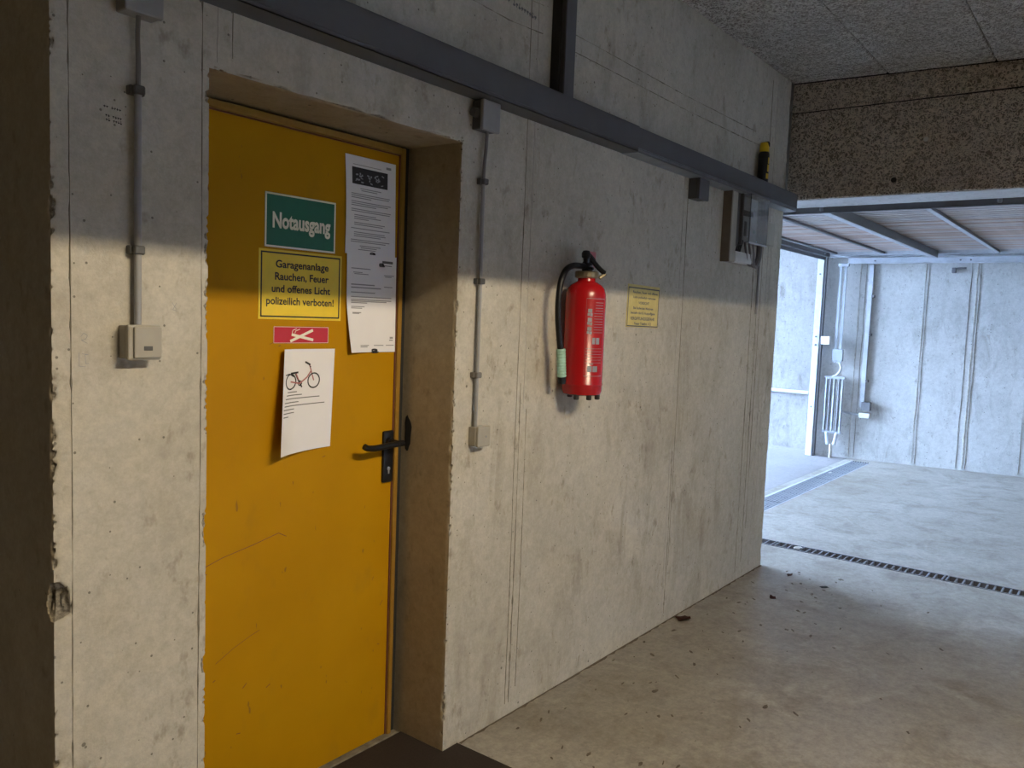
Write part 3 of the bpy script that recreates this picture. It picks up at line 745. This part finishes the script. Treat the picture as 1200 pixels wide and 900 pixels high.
t = thing('cable_duct', 'upright dark grey cable duct rising from the cable tray to the ceiling', 'cable duct', (2.6, WY, 2.376))
bm = B(); box(bm, 2.566, 2.626, 1.780, WY-.001, 2.3765, 3.058, .0015); obj('channel', bm, 'trayside', t)
bm = B(); box(bm, 2.563, 2.629, 1.776, 1.782, 2.3765, 3.058, .0015); obj('cover', bm, 'tray', t)
bm = B(); box(bm, 2.556, 2.566, 1.80, WY-.001, 2.3765, 3.058); obj('side_strip', bm, 'blackmat', t)
t = thing('junction_box', 'small grey box under the cable tray, above the yellow wall notice', 'box', (3.83, WY, 2.17))
bm = B(); box(bm, 3.775, 3.883, 1.79, WY, 2.168, 2.2685, .004, 2); obj('body', bm, 'pvcdark', t)
bm = B(); box(bm, 3.772, 3.887, 1.776, 1.791, 2.166, 2.2685, .004, 2); obj('lid', bm, 'tray', t)
bm = B(); cyl(bm, (3.887, 1.81, 2.20), (3.90, 1.81, 2.20), .012, 10); obj('cable_gland', bm, 'pvcdark', t)

# ------------------------------------------------------------------ fire extinguisher
EX, EY = 2.728, WY-.015-.08
t = thing('fire_extinguisher', 'red fire extinguisher with black hose hanging on the concrete wall', 'extinguisher', (EX, EY, 1.235))
bm = B(); lathe(bm, EX, EY, [(.02, 1.250), (.06, 1.251), (.074, 1.256), (.0795, 1.270), (.080, 1.29), (.0815, 1.292), (.0815, 1.298), (.080, 1.30), (.080, 1.628), (.0785, 1.650), (.073, 1.670), (.062, 1.684), (.048, 1.693), (.036, 1.700), (.033, 1.717), (.02, 1.718)], 48)
body = obj('cylinder', bm, 'extred', t, True)
bm = B(); lathe(bm, EX, EY, [(.036, 1.711), (.045, 1.713), (.047, 1.717), (.047, 1.734), (.045, 1.738), (.02, 1.739)], 20); obj('neck_ring', bm, 'brass', t)
for a in (-165, -120, -70, 80):
    bm = B(); x, y = EX+.064*math.cos(math.radians(a)), EY+.064*math.sin(math.radians(a)); lathe(bm, x, y, [(.008, 1.2355), (.0105, 1.238), (.0105, 1.262), (.006, 1.263)], 12); obj('foot', bm, 'blackmat', t)
bm = B(); lathe(bm, EX, EY, [(.019, 1.737), (.021, 1.741), (.021, 1.770), (.016, 1.778), (.009, 1.779)], 16); cyl(bm, (EX, EY, 1.757), (EX-.055, EY+.005, 1.757), .012, 12); cyl(bm, (EX-.02, EY-.02, 1.750), (EX-.02, EY-.04, 1.747), .006, 10); vl = obj('valve', bm, 'black', t, True)
bm = B(); cyl(bm, (EX-.006, EY-.019, 1.752), (EX-.006, EY-.027, 1.752), .009, 14); obj('gauge', bm, 'silver', vl)
bm = B()
tube(bm, catmull([(EX-.030, EY-.012, 1.806), (EX-.016, EY-.016, 1.796), (EX+.006, EY-.02, 1.780), (EX+.038, EY-.032, 1.752), (EX+.062, EY-.042, 1.736)], 4), [.013]*9+[.010]*8, 8)
obj('squeeze_lever', bm, 'black', t, True)
bm = B(); lathe(bm, EX-.030, EY-.012, [(.010, 1.785), (.017, 1.790), (.018, 1.806), (.013, 1.816), (.004, 1.818)], 14); cyl(bm, (EX-.02, EY-.01, 1.772), (EX-.028, EY-.012, 1.794), .013, 10); obj('strike_knob', bm, 'black', t, True)
bm = B(); tube(bm, catmull([(EX+.046, EY-.03, 1.715), (EX+.056, EY-.037, 1.724), (EX+.066, EY-.044, 1.733)], 4), .008, 8); obj('hook', bm, 'brass', t, True)
# hose bulging out on the left, grip and nozzle
hp = catmull([(EX-.05, EY+.005, 1.757), (EX-.09, EY+.009, 1.754), (EX-.130, EY+.012, 1.735), (EX-.157, EY+.014, 1.690), (EX-.167, EY+.015, 1.624), (EX-.164, EY+.015, 1.544), (EX-.150, EY+.013, 1.464), (EX-.142, EY+.012, 1.428)], 7)
bm = B(); tube(bm, hp, .012, 12); obj('hose', bm, 'black', t, True)
bm = B(); n = 40; pr = []
for k in range(n+1): pr.append((EX-.142+.014*(k/n), EY+.012, 1.434-.108*k/n))
tube(bm, pr, [.0175+(.0013 if (k//2) % 2 else -.0004) for k in range(n+1)], 16); obj('grip', bm, 'grip', t, True)
bm = B(); lathe(bm, EX-.126, EY+.012, [(.010, 1.298), (.014, 1.299), (.017, 1.308), (.016, 1.326), (.013, 1.328)], 16); obj('nozzle', bm, 'black', t, True)
# wall bracket and inspection tag
bm = B(); box(bm, EX+.035, EX+.085, WY-.006, WY, 1.32, 1.66, .002); box(bm, EX+.035, EX+.085, WY-.05, WY, 1.40, 1.425, .003); box(bm, EX-.01, EX+.085, WY-.03, WY, 1.60, 1.62, .003); obj('wall_bracket', bm, 'steeldark', t)
bm = B(); g = []
for i in range(9):
    u = i/8; g.append([bm.verts.new((EX-.012+.082*u, EY+.012-.004*math.sin(u*3), z)) for z in (1.735, 1.819)])
for a, b in zip(g, g[1:]): bm.faces.new((a[0], b[0], b[1], a[1]))
r = bmesh.ops.solidify(bm, geom=bm.faces[:], thickness=.0012); tg = obj('inspection_tag', bm, 'taggrey', t)
bm = B(); bm.faces.new([bm.verts.new(p) for p in ((EX-.01, EY+.004, 1.792), (EX+.069, EY+.006, 1.752), (EX+.0695, EY+.006, 1.8185), (EX-.01, EY+.004, 1.8185))]); obj('tag_print', bm, 'tag', tg)
# silver print on the shell
phi0 = math.atan2(-EY, -EX)
def patch(bm, o0, o1, z0, z1, e=.0006):
    a0, a1 = phi0+math.asin(o0), phi0+math.asin(o1); n = max(1, int((a1-a0)/.12)); R_ = .080+e
    for k in range(n):
        p, q = a0+(a1-a0)*k/n, a0+(a1-a0)*(k+1)/n
        bm.faces.new([bm.verts.new((EX+R_*math.cos(a), EY+R_*math.sin(a), z)) for a, z in ((p, z0), (q, z0), (q, z1), (p, z1))])
bm = B()
for k, z in enumerate((1.565, 1.530, 1.495)):
    patch(bm, .12, .24, z, z+.010); patch(bm, .14, .34, z+.012, z+.026); patch(bm, .26, .36, z-.002, z+.009)
patch(bm, .40, .54, 1.455, 1.480); patch(bm, .58, .74, 1.455, 1.480); patch(bm, .22, .44, 1.347, 1.370); patch(bm, .48, .70, 1.347, 1.370); patch(bm, .28, .5, 1.376, 1.379)
obj('silver_print', bm, 'silver', body, kind='stuff')
bm = B()
for k in range(12): patch(bm, .5 if k < 4 else .44, .86, 1.615-k*.0105, 1.6165-k*.0105)
for k in range(6): patch(bm, .1, .86, 1.437-k*.011, 1.4382-k*.011)
patch(bm, .05, .055, 1.33, 1.63); patch(bm, .05, .9, 1.33, 1.3315); patch(bm, .05, .9, 1.63, 1.6315)
obj('fine_print', bm, 'silver', body, kind='stuff')

# ------------------------------------------------------------------ small yellow notice on the wall
t = thing('wall_notice', 'weathered pale yellow notice with black border, right of the fire extinguisher', 'sign', (3.367, WY, 1.52))
X0, X1, Z0, Z1 = 3.218, 3.520, 1.522, 1.716
bm = B(); box(bm, X0, X1, WY-.004, WY-.0005, Z0, Z1, .001); obj('plate', bm, 'signyellowold', t)
bm = B(); border(bm, X0+.003, X1-.003, Z0+.003, Z1-.012, .0055, WY-.004); obj('border', bm, 'midink', t)
for s, a, b, z, h in (('Rauchen, Feuer und offenes', 3.262, 3.500, 1.683, .011), ('Licht polizeilich verboten', 3.268, 3.482, 1.660, .010), ('VORSICHT', 3.318, 3.420, 1.635, .012), ('Bei laufenden Motoren', 3.272, 3.462, 1.611, .011), ('besteht durch Auspuffgase', 3.250, 3.482, 1.589, .011), ('VERGIFTUNGSGEFAHR', 3.248, 3.482, 1.563, .014), ('Feuer Telefon 112', 3.288, 3.448, 1.540, .012)):
    bm = text_bm(s, a, b, z, WY-.0044, h, .03); obj('lettering', bm, 'midink', t)
t.rotation_euler.y = math.radians(.6)

# ------------------------------------------------------------------ electrical enclosure under the tray end
t = thing('electrical_enclosure', 'open electrical enclosure with clear cover and cables, under the end of the cable tray', 'fuse box', (4.43, WY, 1.89))
ex0, ex1, ez0, ez1, ey = 4.203, 4.655, 1.892, 2.268, 1.784
bm = B(); box(bm, ex0, ex0+.012, ey+.004, WY, ez0, ez1); obj('side_board', bm, 'boardwood', t)
bm = B(); box(bm, ex0+.004, ex0+.075, ey, WY, ez0, ez1, .003); box(bm, ex0+.075, ex1, WY-.012, WY, ez0, ez1, .002); obj('back_board', bm, 'switch', t)
bm = B(); box(bm, ex0+.075, ex1-.14, ey-.002, WY-.012, ez0+.004, ez0+.062, .004); obj('terminal_cover', bm, 'whitebox', t)
bm = B(); box(bm, ex0+.078, ex0+.115, ey+.004, WY-.012, ez0+.09, ez1); obj('device_strip', bm, 'pvcdark', t)
bm = B(); box(bm, ex0+.12, ex0+.135, ey-.01, WY-.012, ez0+.10, ez1); obj('device_strip', bm, 'pvcdark', t)
bm = B(); box(bm, 4.355, 4.60, 1.80, WY-.012, 2.02, 2.266, .003); mt = obj('meter_body', bm, 'whitebox', t)
bm = B(); box(bm, 4.40, 4.53, 1.797, 1.8005, 2.16, 2.19); obj('meter_display', bm, 'pvcdark', mt)
bm = B(); box(bm, 4.42, 4.45, 1.797, 1.8005, 2.05, 2.13); obj('meter_dial', bm, 'pvcdark', mt)
bm = B(); cyl(bm, (4.56, 1.80, 2.085), (4.56, 1.795, 2.085), .01, 10); obj('indicator_lamp', bm, 'grip', mt)
bm = B()
y0, y1 = 1.738, 1.80
for q in ((4.345, 4.61, y0, y0+.003, 2.005, 2.268), (4.345, 4.348, y0, y1, 2.005, 2.268), (4.607, 4.61, y0, y1, 2.005, 2.268), (4.345, 4.61, y0, y1, 2.005, 2.008)): box(bm, *q)
obj('clear_cover', bm, 'glass', t)
bm = B(); box(bm, 4.344, 4.611, y0-.002, y0+.001, 2.000, 2.010); obj('cover_edge', bm, 'steelpaint', t)
for k, (xa, xb) in enumerate(((4.30, 4.335), (4.325, 4.36), (4.35, 4.385))):
    bm = B(); tube(bm, [(xa, 1.79, 1.955), (xb, 1.79, 2.02)], .005, 8); obj('wire', bm, 'blackmat', t, True)
for k in range(3):
    bm = B(); tube(bm, catmull([(4.42+k*.06, 1.79, 2.01), (4.43+k*.06, 1.785, 1.96), (4.47+k*.05, 1.79, 1.905), (4.56+k*.04, 1.80, 1.895-k*.004), (4.63+k*.03, 1.80, 1.94), (4.65+k*.03, 1.805, 2.02)], 6), .0065, 8)
    obj('cable', bm, ('pvcdark', 'cable', 'pvc')[k], t, True)
t = thing('control_box', 'small beige box beside the clear-covered enclosure at the wall end', 'box', (4.76, WY, 2.02))
bm = B(); box(bm, 4.69, 4.84, 1.785, WY, 2.03, 2.16, .004, 2); obj('body', bm, 'switchside', t)
bm = B(); box(bm, 4.688, 4.842, 1.779, 1.787, 2.028, 2.162, .003); obj('lid', bm, 'switch', t)
for k in range(3):
    bm = B(); tube(bm, [(4.71+k*.04, 1.815, 2.16), (4.71+k*.04, 1.815, 2.27)], .007, 8); obj('cable', bm, 'pvc', t, True)
t = thing('conduit', 'thin pale pipe running down the wall below the beige control box', 'conduit', (4.75, WY, 0.3))
bm = B(); tube(bm, [(4.752, 1.829, 2.03), (4.752, 1.829, 1.62)], .007, 8); obj('pipe', bm, 'pvc', t, True)

# spray can standing on the tray
cx, cy, z0 = 4.635, 1.795, TZ1-.003
t = thing('spray_can', 'black spray can with yellow cap standing on the cable tray', 'spray can', (cx, cy, z0))
bm = B(); lathe(bm, cx, cy, [(.029, z0), (.031, z0+.004), (.031, z0+.16), (.028, z0+.17), (.022, z0+.176), (.01, z0+.177)], 24); bd = obj('can', bm, 'black', t, True)
bm = B(); lathe(bm, cx, cy, [(.023, z0+.172), (.027, z0+.176), (.027, z0+.205), (.022, z0+.225), (.01, z0+.229)], 20); cp = obj('cap', bm, 'canyellow', t, True)
bm = B(); lathe(bm, cx+.006, cy-.014, [(.010, z0+.200), (.015, z0+.203), (.015, z0+.222), (.009, z0+.232)], 12); obj('nozzle', bm, 'black', cp, True)
bm = B()
for a0, a1, za, zb in ((-2.2, -1.5, .02, .05), (-2.0, -1.4, .06, .10), (-1.9, -1.45, .105, .14)):
    for k in range(4):
        p, q = a0+(a1-a0)*k/4, a0+(a1-a0)*(k+1)/4
        bm.faces.new([bm.verts.new((cx+.0316*math.cos(a), cy+.0316*math.sin(a), z0+z)) for a, z in ((p, za), (q, za), (q, zb), (p, zb))])
obj('label_print', bm, 'canyellow', bd, kind='stuff')

# ------------------------------------------------------------------ doormat and litter
poly = [(.35, 1.25), (2.152, 1.25), (2.146, 1.834), (2.068, 1.834), (2.068, 2.042), (1.150, 2.042), (1.150, 1.834), (.35, 1.834)]
bm = B(); a = [bm.verts.new((x, y, .0005)) for x, y in poly]; b = [bm.verts.new((x, y, .009)) for x, y in poly]
bm.faces.new(a[::-1]); bm.faces.new(b)
for k in range(len(poly)): bm.faces.new((a[k], a[(k+1) % len(poly)], b[(k+1) % len(poly)], b[k]))
tag(obj('doormat', bm, 'mat', origin=(1.3, 1.6, 0)), 'dark brown doormat on the floor before the yellow door', 'doormat')
def leaf_bm(x, y, r, sd, fold=.012):
    bm = B(); c = bm.verts.new((x, y, .006)); n = 11; vs = []
    for k in range(n):
        t_ = 2*math.pi*k/n; rr = r*(1+.5*noise.noise(Vector((math.cos(t_)*2+sd, math.sin(t_)*2, sd))))*(1.5 if k in (0, n//2) else 1)
        vs.append(bm.verts.new((x+rr*math.cos(t_+sd), y+rr*.55*math.sin(t_+sd), .0015+fold*abs(noise.noise(Vector((k*1.3, sd, 2)))))))
    for k in range(n): bm.faces.new((c, vs[k], vs[(k+1) % n]))
    bmesh.ops.solidify(bm, geom=bm.faces[:], thickness=.0012); return bm
tag(obj('dry_leaf', leaf_bm(3.87, 1.775, .05, 1.7, .03), 'debris', origin=(3.87, 1.775, 0)), 'crumpled dark red leaf on the floor against the foot of the wall', 'leaf')
LV = [(5.72, 1.79, .045, 2.2, 'orange', 'pale leaf caught on the narrow floor drain'), (5.05, 1.62, .028, 3.1, 'debris', 'small dark leaf on the floor just short of the wall corner'),
      (4.55, 1.55, .03, 4.4, 'debris', 'small dark leaf on the floor by the wall, between red leaf and corner'), (4.95, 1.38, .03, 5.2, 'blackmat', 'black scrap on the floor in front of the wall corner'),
      (9.0, 2.53, .03, 6.1, 'orange', 'pale scrap lying on the wide gate drain')]
for x, y, r, sd, m, lab in LV:
    tag(obj('dry_leaf', leaf_bm(x, y, r, sd), m, origin=(x, y, 0)), lab, 'leaf')
bm = B()
random.seed(11)
for k in range(110):
    x = random.uniform(2.3, 5.2); y = 1.8-abs(random.gauss(0, .5)); r = random.uniform(.004, .02); a = random.uniform(-.2, 1.0)
    blob(bm, (x, y, .0012), ((math.cos(a), math.sin(a), 0), (-math.sin(a), math.cos(a), 0)), (r, r*random.uniform(.2, .55)), k*1.3, 9)
obj('dirt_spots', bm, 'dirt', floor, kind='stuff')

bm = B(); L = []
for k in range(141):
    x = 2.16+k*(5.12-2.16)/140; wd = .008+.014*abs(noise.noise(Vector((x*4, 2, 0))))+.012*noise.noise(Vector((x*23, 5, 0)))
    L.append((bm.verts.new((x, WY+.002, .0012)), bm.verts.new((x, WY-max(.004, wd), .0012))))
for a, b in zip(L, L[1:]): bm.faces.new((a[0], a[1], b[1], b[0]))
obj('dirt_line', bm, 'dirt', floor)
# ------------------------------------------------------------------ overhead gate, open
BZ = 2.45
t = thing('overhead_gate', 'open overhead garage gate of pale boards lying under the ceiling', 'gate', (7.85, 1.7, BZ))
gy0, gy1 = .42, 3.0
mats = ['board', 'boardb', 'board', 'boardc']
bms = []
for mname in ('board', 'boardb', 'boardc'):
    bm = B(); box(bm, -.0515, .0515, gy0-1.71, gy1-1.71, 0, .018, .003); bms.append(mesh_of('board', bm, mname))
random.seed(5)
gx0, gx1 = 5.72, 9.98; nb = 39
for k in range(nb):
    o = inst('board', random.choice(bms), (gx0+(k+.5)*(gx1-gx0)/nb, 1.71, BZ+random.uniform(-.002, .002)), t)
    o.rotation_euler.y = -math.radians(5+random.uniform(-.6, .6))
bm = B(); box(bm, gx0-.03, gx1+.03, gy0, gy1, BZ+.024, BZ+.03); obj('backing_sheet', bm, 'steeldark', t)
def profile(name, y0, y1, z0, mat='steeldark', flange=None):
    bm = B(); box(bm, gx0, gx1, y0, y1, z0, BZ, .003)
    p = obj(name, bm, mat, t)
    if flange:
        bm = B(); box(bm, gx0, gx1, y0-.002, y1+flange, z0-.005, z0, .001); obj('flange', bm, 'steelpaint', p)
profile('main_beam', 1.83, 1.87, 2.375, flange=.012)
profile('brace', 1.245, 1.275, 2.425, flange=.008)
profile('brace', 2.375, 2.41, 2.425)
profile('brace', 2.90, 2.93, 2.43)
for x0, x1 in ((gx0-.045, gx0), (gx1, gx1+.045)):
    bm = B(); box(bm, x0, x1, gy0, gy1, BZ-.03, BZ+.03, .003); obj('edge_profile', bm, 'steelpaint', t)
bm = B(); box(bm, gx0, gx1, 2.985, 3.03, 2.395, 2.445, .003); obj('bottom_profile', bm, 'steeldark', t)
bm = B(); box(bm, gx0, gx1, 3.03, 3.05, 2.36, 2.40, .003); obj('bottom_profile', bm, 'steeldark', t)
bm = B(); cyl(bm, (9.75, 2.98, 2.42), (9.75, 2.965, 2.42), .012, 10); obj('bolt', bm, 'steel', t)
# guide rails
t = thing('guide_rail', 'dark horizontal guide rail of the gate under the downstand beam', 'rail', (5.6, 1.0, 2.33))
bm = B(); box(bm, 5.60, 5.606, -1.2, 3.0, 2.318, 2.40); box(bm, 5.60, 5.64, -1.2, 3.0, 2.318, 2.323); box(bm, 5.60, 5.64, -1.2, 3.0, 2.395, 2.40); obj('channel', bm, 'steeldark', t)
for y in (1.75, .72, .55):
    bm = B(); box(bm, 5.585, 5.60, y-.012, y+.012, 2.33, 2.42, .003); obj('bracket', bm, 'steel', t)
t = thing('guide_rail', 'pale horizontal guide rail of the gate along the far wall', 'rail', (10.1, 1.0, 2.33))
bm = B(); box(bm, 10.075, 10.08, -1.2, 2.80, 2.322, 2.388); box(bm, 10.04, 10.08, -1.2, 2.80, 2.322, 2.327); box(bm, 10.04, 10.08, -1.2, 2.80, 2.383, 2.388); obj('channel', bm, 'steelpaint', t)
bm = B(); box(bm, 10.09, 10.15, -1.2, 3.03, 2.402, 2.455, .004); obj('top_bar', bm, 'steelpaint', t)
for y in (1.62, 1.52, 2.5):
    bm = B(); cyl(bm, (10.074, y, 2.355), (10.066, y, 2.355), .010, 8); obj('bolt', bm, 'steeldark', t)
# gate post
t = thing('gate_post', 'pale steel gate post at the far side of the gate opening', 'post', (10.07, 3.08, 0))
bm = B(); box(bm, 10.03, 10.11, 3.06, 3.135, 0, 2.46, .003); obj('shaft', bm, 'steelpaint', t)
bm = B(); box(bm, 10.045, 10.10, 3.035, 3.06, 0, 2.44, .002); obj('guide_channel', bm, 'steeldark', t)
for z in (.6, 1.35, 1.45, 2.2):
    bm = B(); cyl(bm, (10.03, 3.098, z), (10.022, 3.098, z), .012, 8); obj('bolt', bm, 'steeldark', t)
bm = B(); box(bm, 10.01, 10.04, 2.93, 3.03, 1.36, 1.46, .003); obj('sticker_plate', bm, 'orange', t)
# spring assembly beside the post
t = thing('spring_assembly', 'cluster of steel gate springs and rods beside the far gate post', 'gate springs', (10.1, 2.9, .06))
def coil(y, z0, z1, r, turns):
    n = int(turns*8); return [(10.07+r*math.cos(2*math.pi*k/8), y+r*math.sin(2*math.pi*k/8), z0+(z1-z0)*k/n) for k in range(n+1)]
for k, y in enumerate((2.76, 2.80, 2.855, 2.90, 2.945)):
    bm = B(); cyl(bm, (10.07, y, .32), (10.07, y, .97), .011, 8); tube(bm, coil(y, .33, .96, .013, 40), .0035, 5); obj('spring', bm, 'steel' if k % 2 == 0 else 'steeldark', t, True)
bm = B(); box(bm, 10.06, 10.08, 2.74, 2.97, .955, .985); obj('spring_plate', bm, 'steel', t)
bm = B(); box(bm, 10.06, 10.08, 2.74, 2.97, .30, .325); obj('spring_plate', bm, 'steel', t)
bm = B(); tube(bm, catmull([(10.07, 2.89, .98), (10.07, 2.84, 1.0), (10.07, 2.80, 1.06), (10.07, 2.80, 1.12), (10.07, 2.84, 1.17), (10.07, 2.88, 1.18)], 5), .012, 8); obj('hook', bm, 'steelpaint', t, True)
for y in (2.80, 2.855):
    bm = B(); box(bm, 10.06, 10.072, y, y+.03, 1.15, 2.31); obj('pull_rod', bm, 'steel', t)
bm = B(); box(bm, 10.055, 10.09, 2.78, 2.90, 1.17, 1.31, .004); obj('bracket', bm, 'steel', t)
bm = B(); box(bm, 10.05, 10.09, 2.78, 2.90, 2.29, 2.33, .004); obj('bracket', bm, 'steel', t)
for y in (2.79, 2.91):
    bm = B(); tube(bm, [(10.07, y, .31), (10.07, y*.6+2.85*.4, .16)], .02, 6); obj('end_link', bm, 'steelpaint', t)
bm = B(); cyl(bm, (10.07, 2.85, 0), (10.07, 2.85, .17), .018, 8); obj('anchor', bm, 'ridgelight', t)
# pipe and switch box on the far wall
t = thing('conduit', 'pale upright pipe on the far concrete wall, ending in small boxes', 'conduit', (10.23, 2.56, .55))
fx_ = fwx(2.56)
bm = B(); box(bm, fx_-.04, fx_, 2.535, 2.585, .63, 2.32, .004); obj('pipe', bm, 'steelpaint', t)
for z in (.95, 1.5, 1.95):
    bm = B(); box(bm, fx_-.045, fx_, 2.51, 2.54, z-.015, z+.015); obj('clamp', bm, 'steeldark', t)
bm = B(); box(bm, fx_-.07, fx_, 2.46, 2.56, .60, .70, .004); obj('socket_box', bm, 'steeldark', t)
bm = B(); box(bm, fx_-.07, fx_, 2.46, 2.58, .51, .57, .004); obj('lower_box', bm, 'whitebox', t)
bm = B(); tube(bm, [(fx_-.03, 2.57, .54), (fwx(2.8)-.03, 2.79, .56)], .014, 8); obj('cross_pipe', bm, 'steelpaint', t, True)
bm = B(); xx = fwx(1.72); box(bm, xx-.05, xx, 1.70, 1.74, 2.23, 2.29, .004); cyl(bm, (xx-.03, 1.70, 2.28), (xx-.03, 1.60, 2.285), .01, 8)
tag(obj('pipe_bracket', bm, 'steeldark', origin=(xx, 1.72, 2.25)), 'small dark bracket on the far wall under the guide rail', 'bracket')
# handrail pipe on the ramp wall
t = thing('wall_pipe', 'horizontal pale pipe along the ramp wall outside the gate', 'pipe', (10.47, 4, .73))
bm = B(); tube(bm, [(10.46, 3.22, .73), (10.46, 7.0, .73)], .022, 10); obj('pipe', bm, 'steelpaint', t, True)
for y in (3.88, 5.4):
    bm = B(); box(bm, 10.455, 10.5, y-.03, y+.03, .62, .76, .003); obj('bracket', bm, 'steeldark', t)

# ------------------------------------------------------------------ fluorescent lamp behind the long beam
t = thing('ceiling_lamp', 'bare fluorescent tube lamp on the ceiling behind the long beam', 'lamp', (1.45, -1.2, 2.96))
bm = B(); box(bm, 0.80, 2.10, -1.23, -1.17, 2.925, 2.965, .004); obj('housing', bm, 'whitebox', t)
bm = B(); cyl(bm, (0.85, -1.2, 2.905), (2.05, -1.2, 2.905), .008, 10); obj('tube', bm, 'tube', t)
for x in (.83, 2.05):
    bm = B(); box(bm, x, x+.02, -1.215, -1.185, 2.89, 2.93); obj('end_holder', bm, 'whitebox', t)
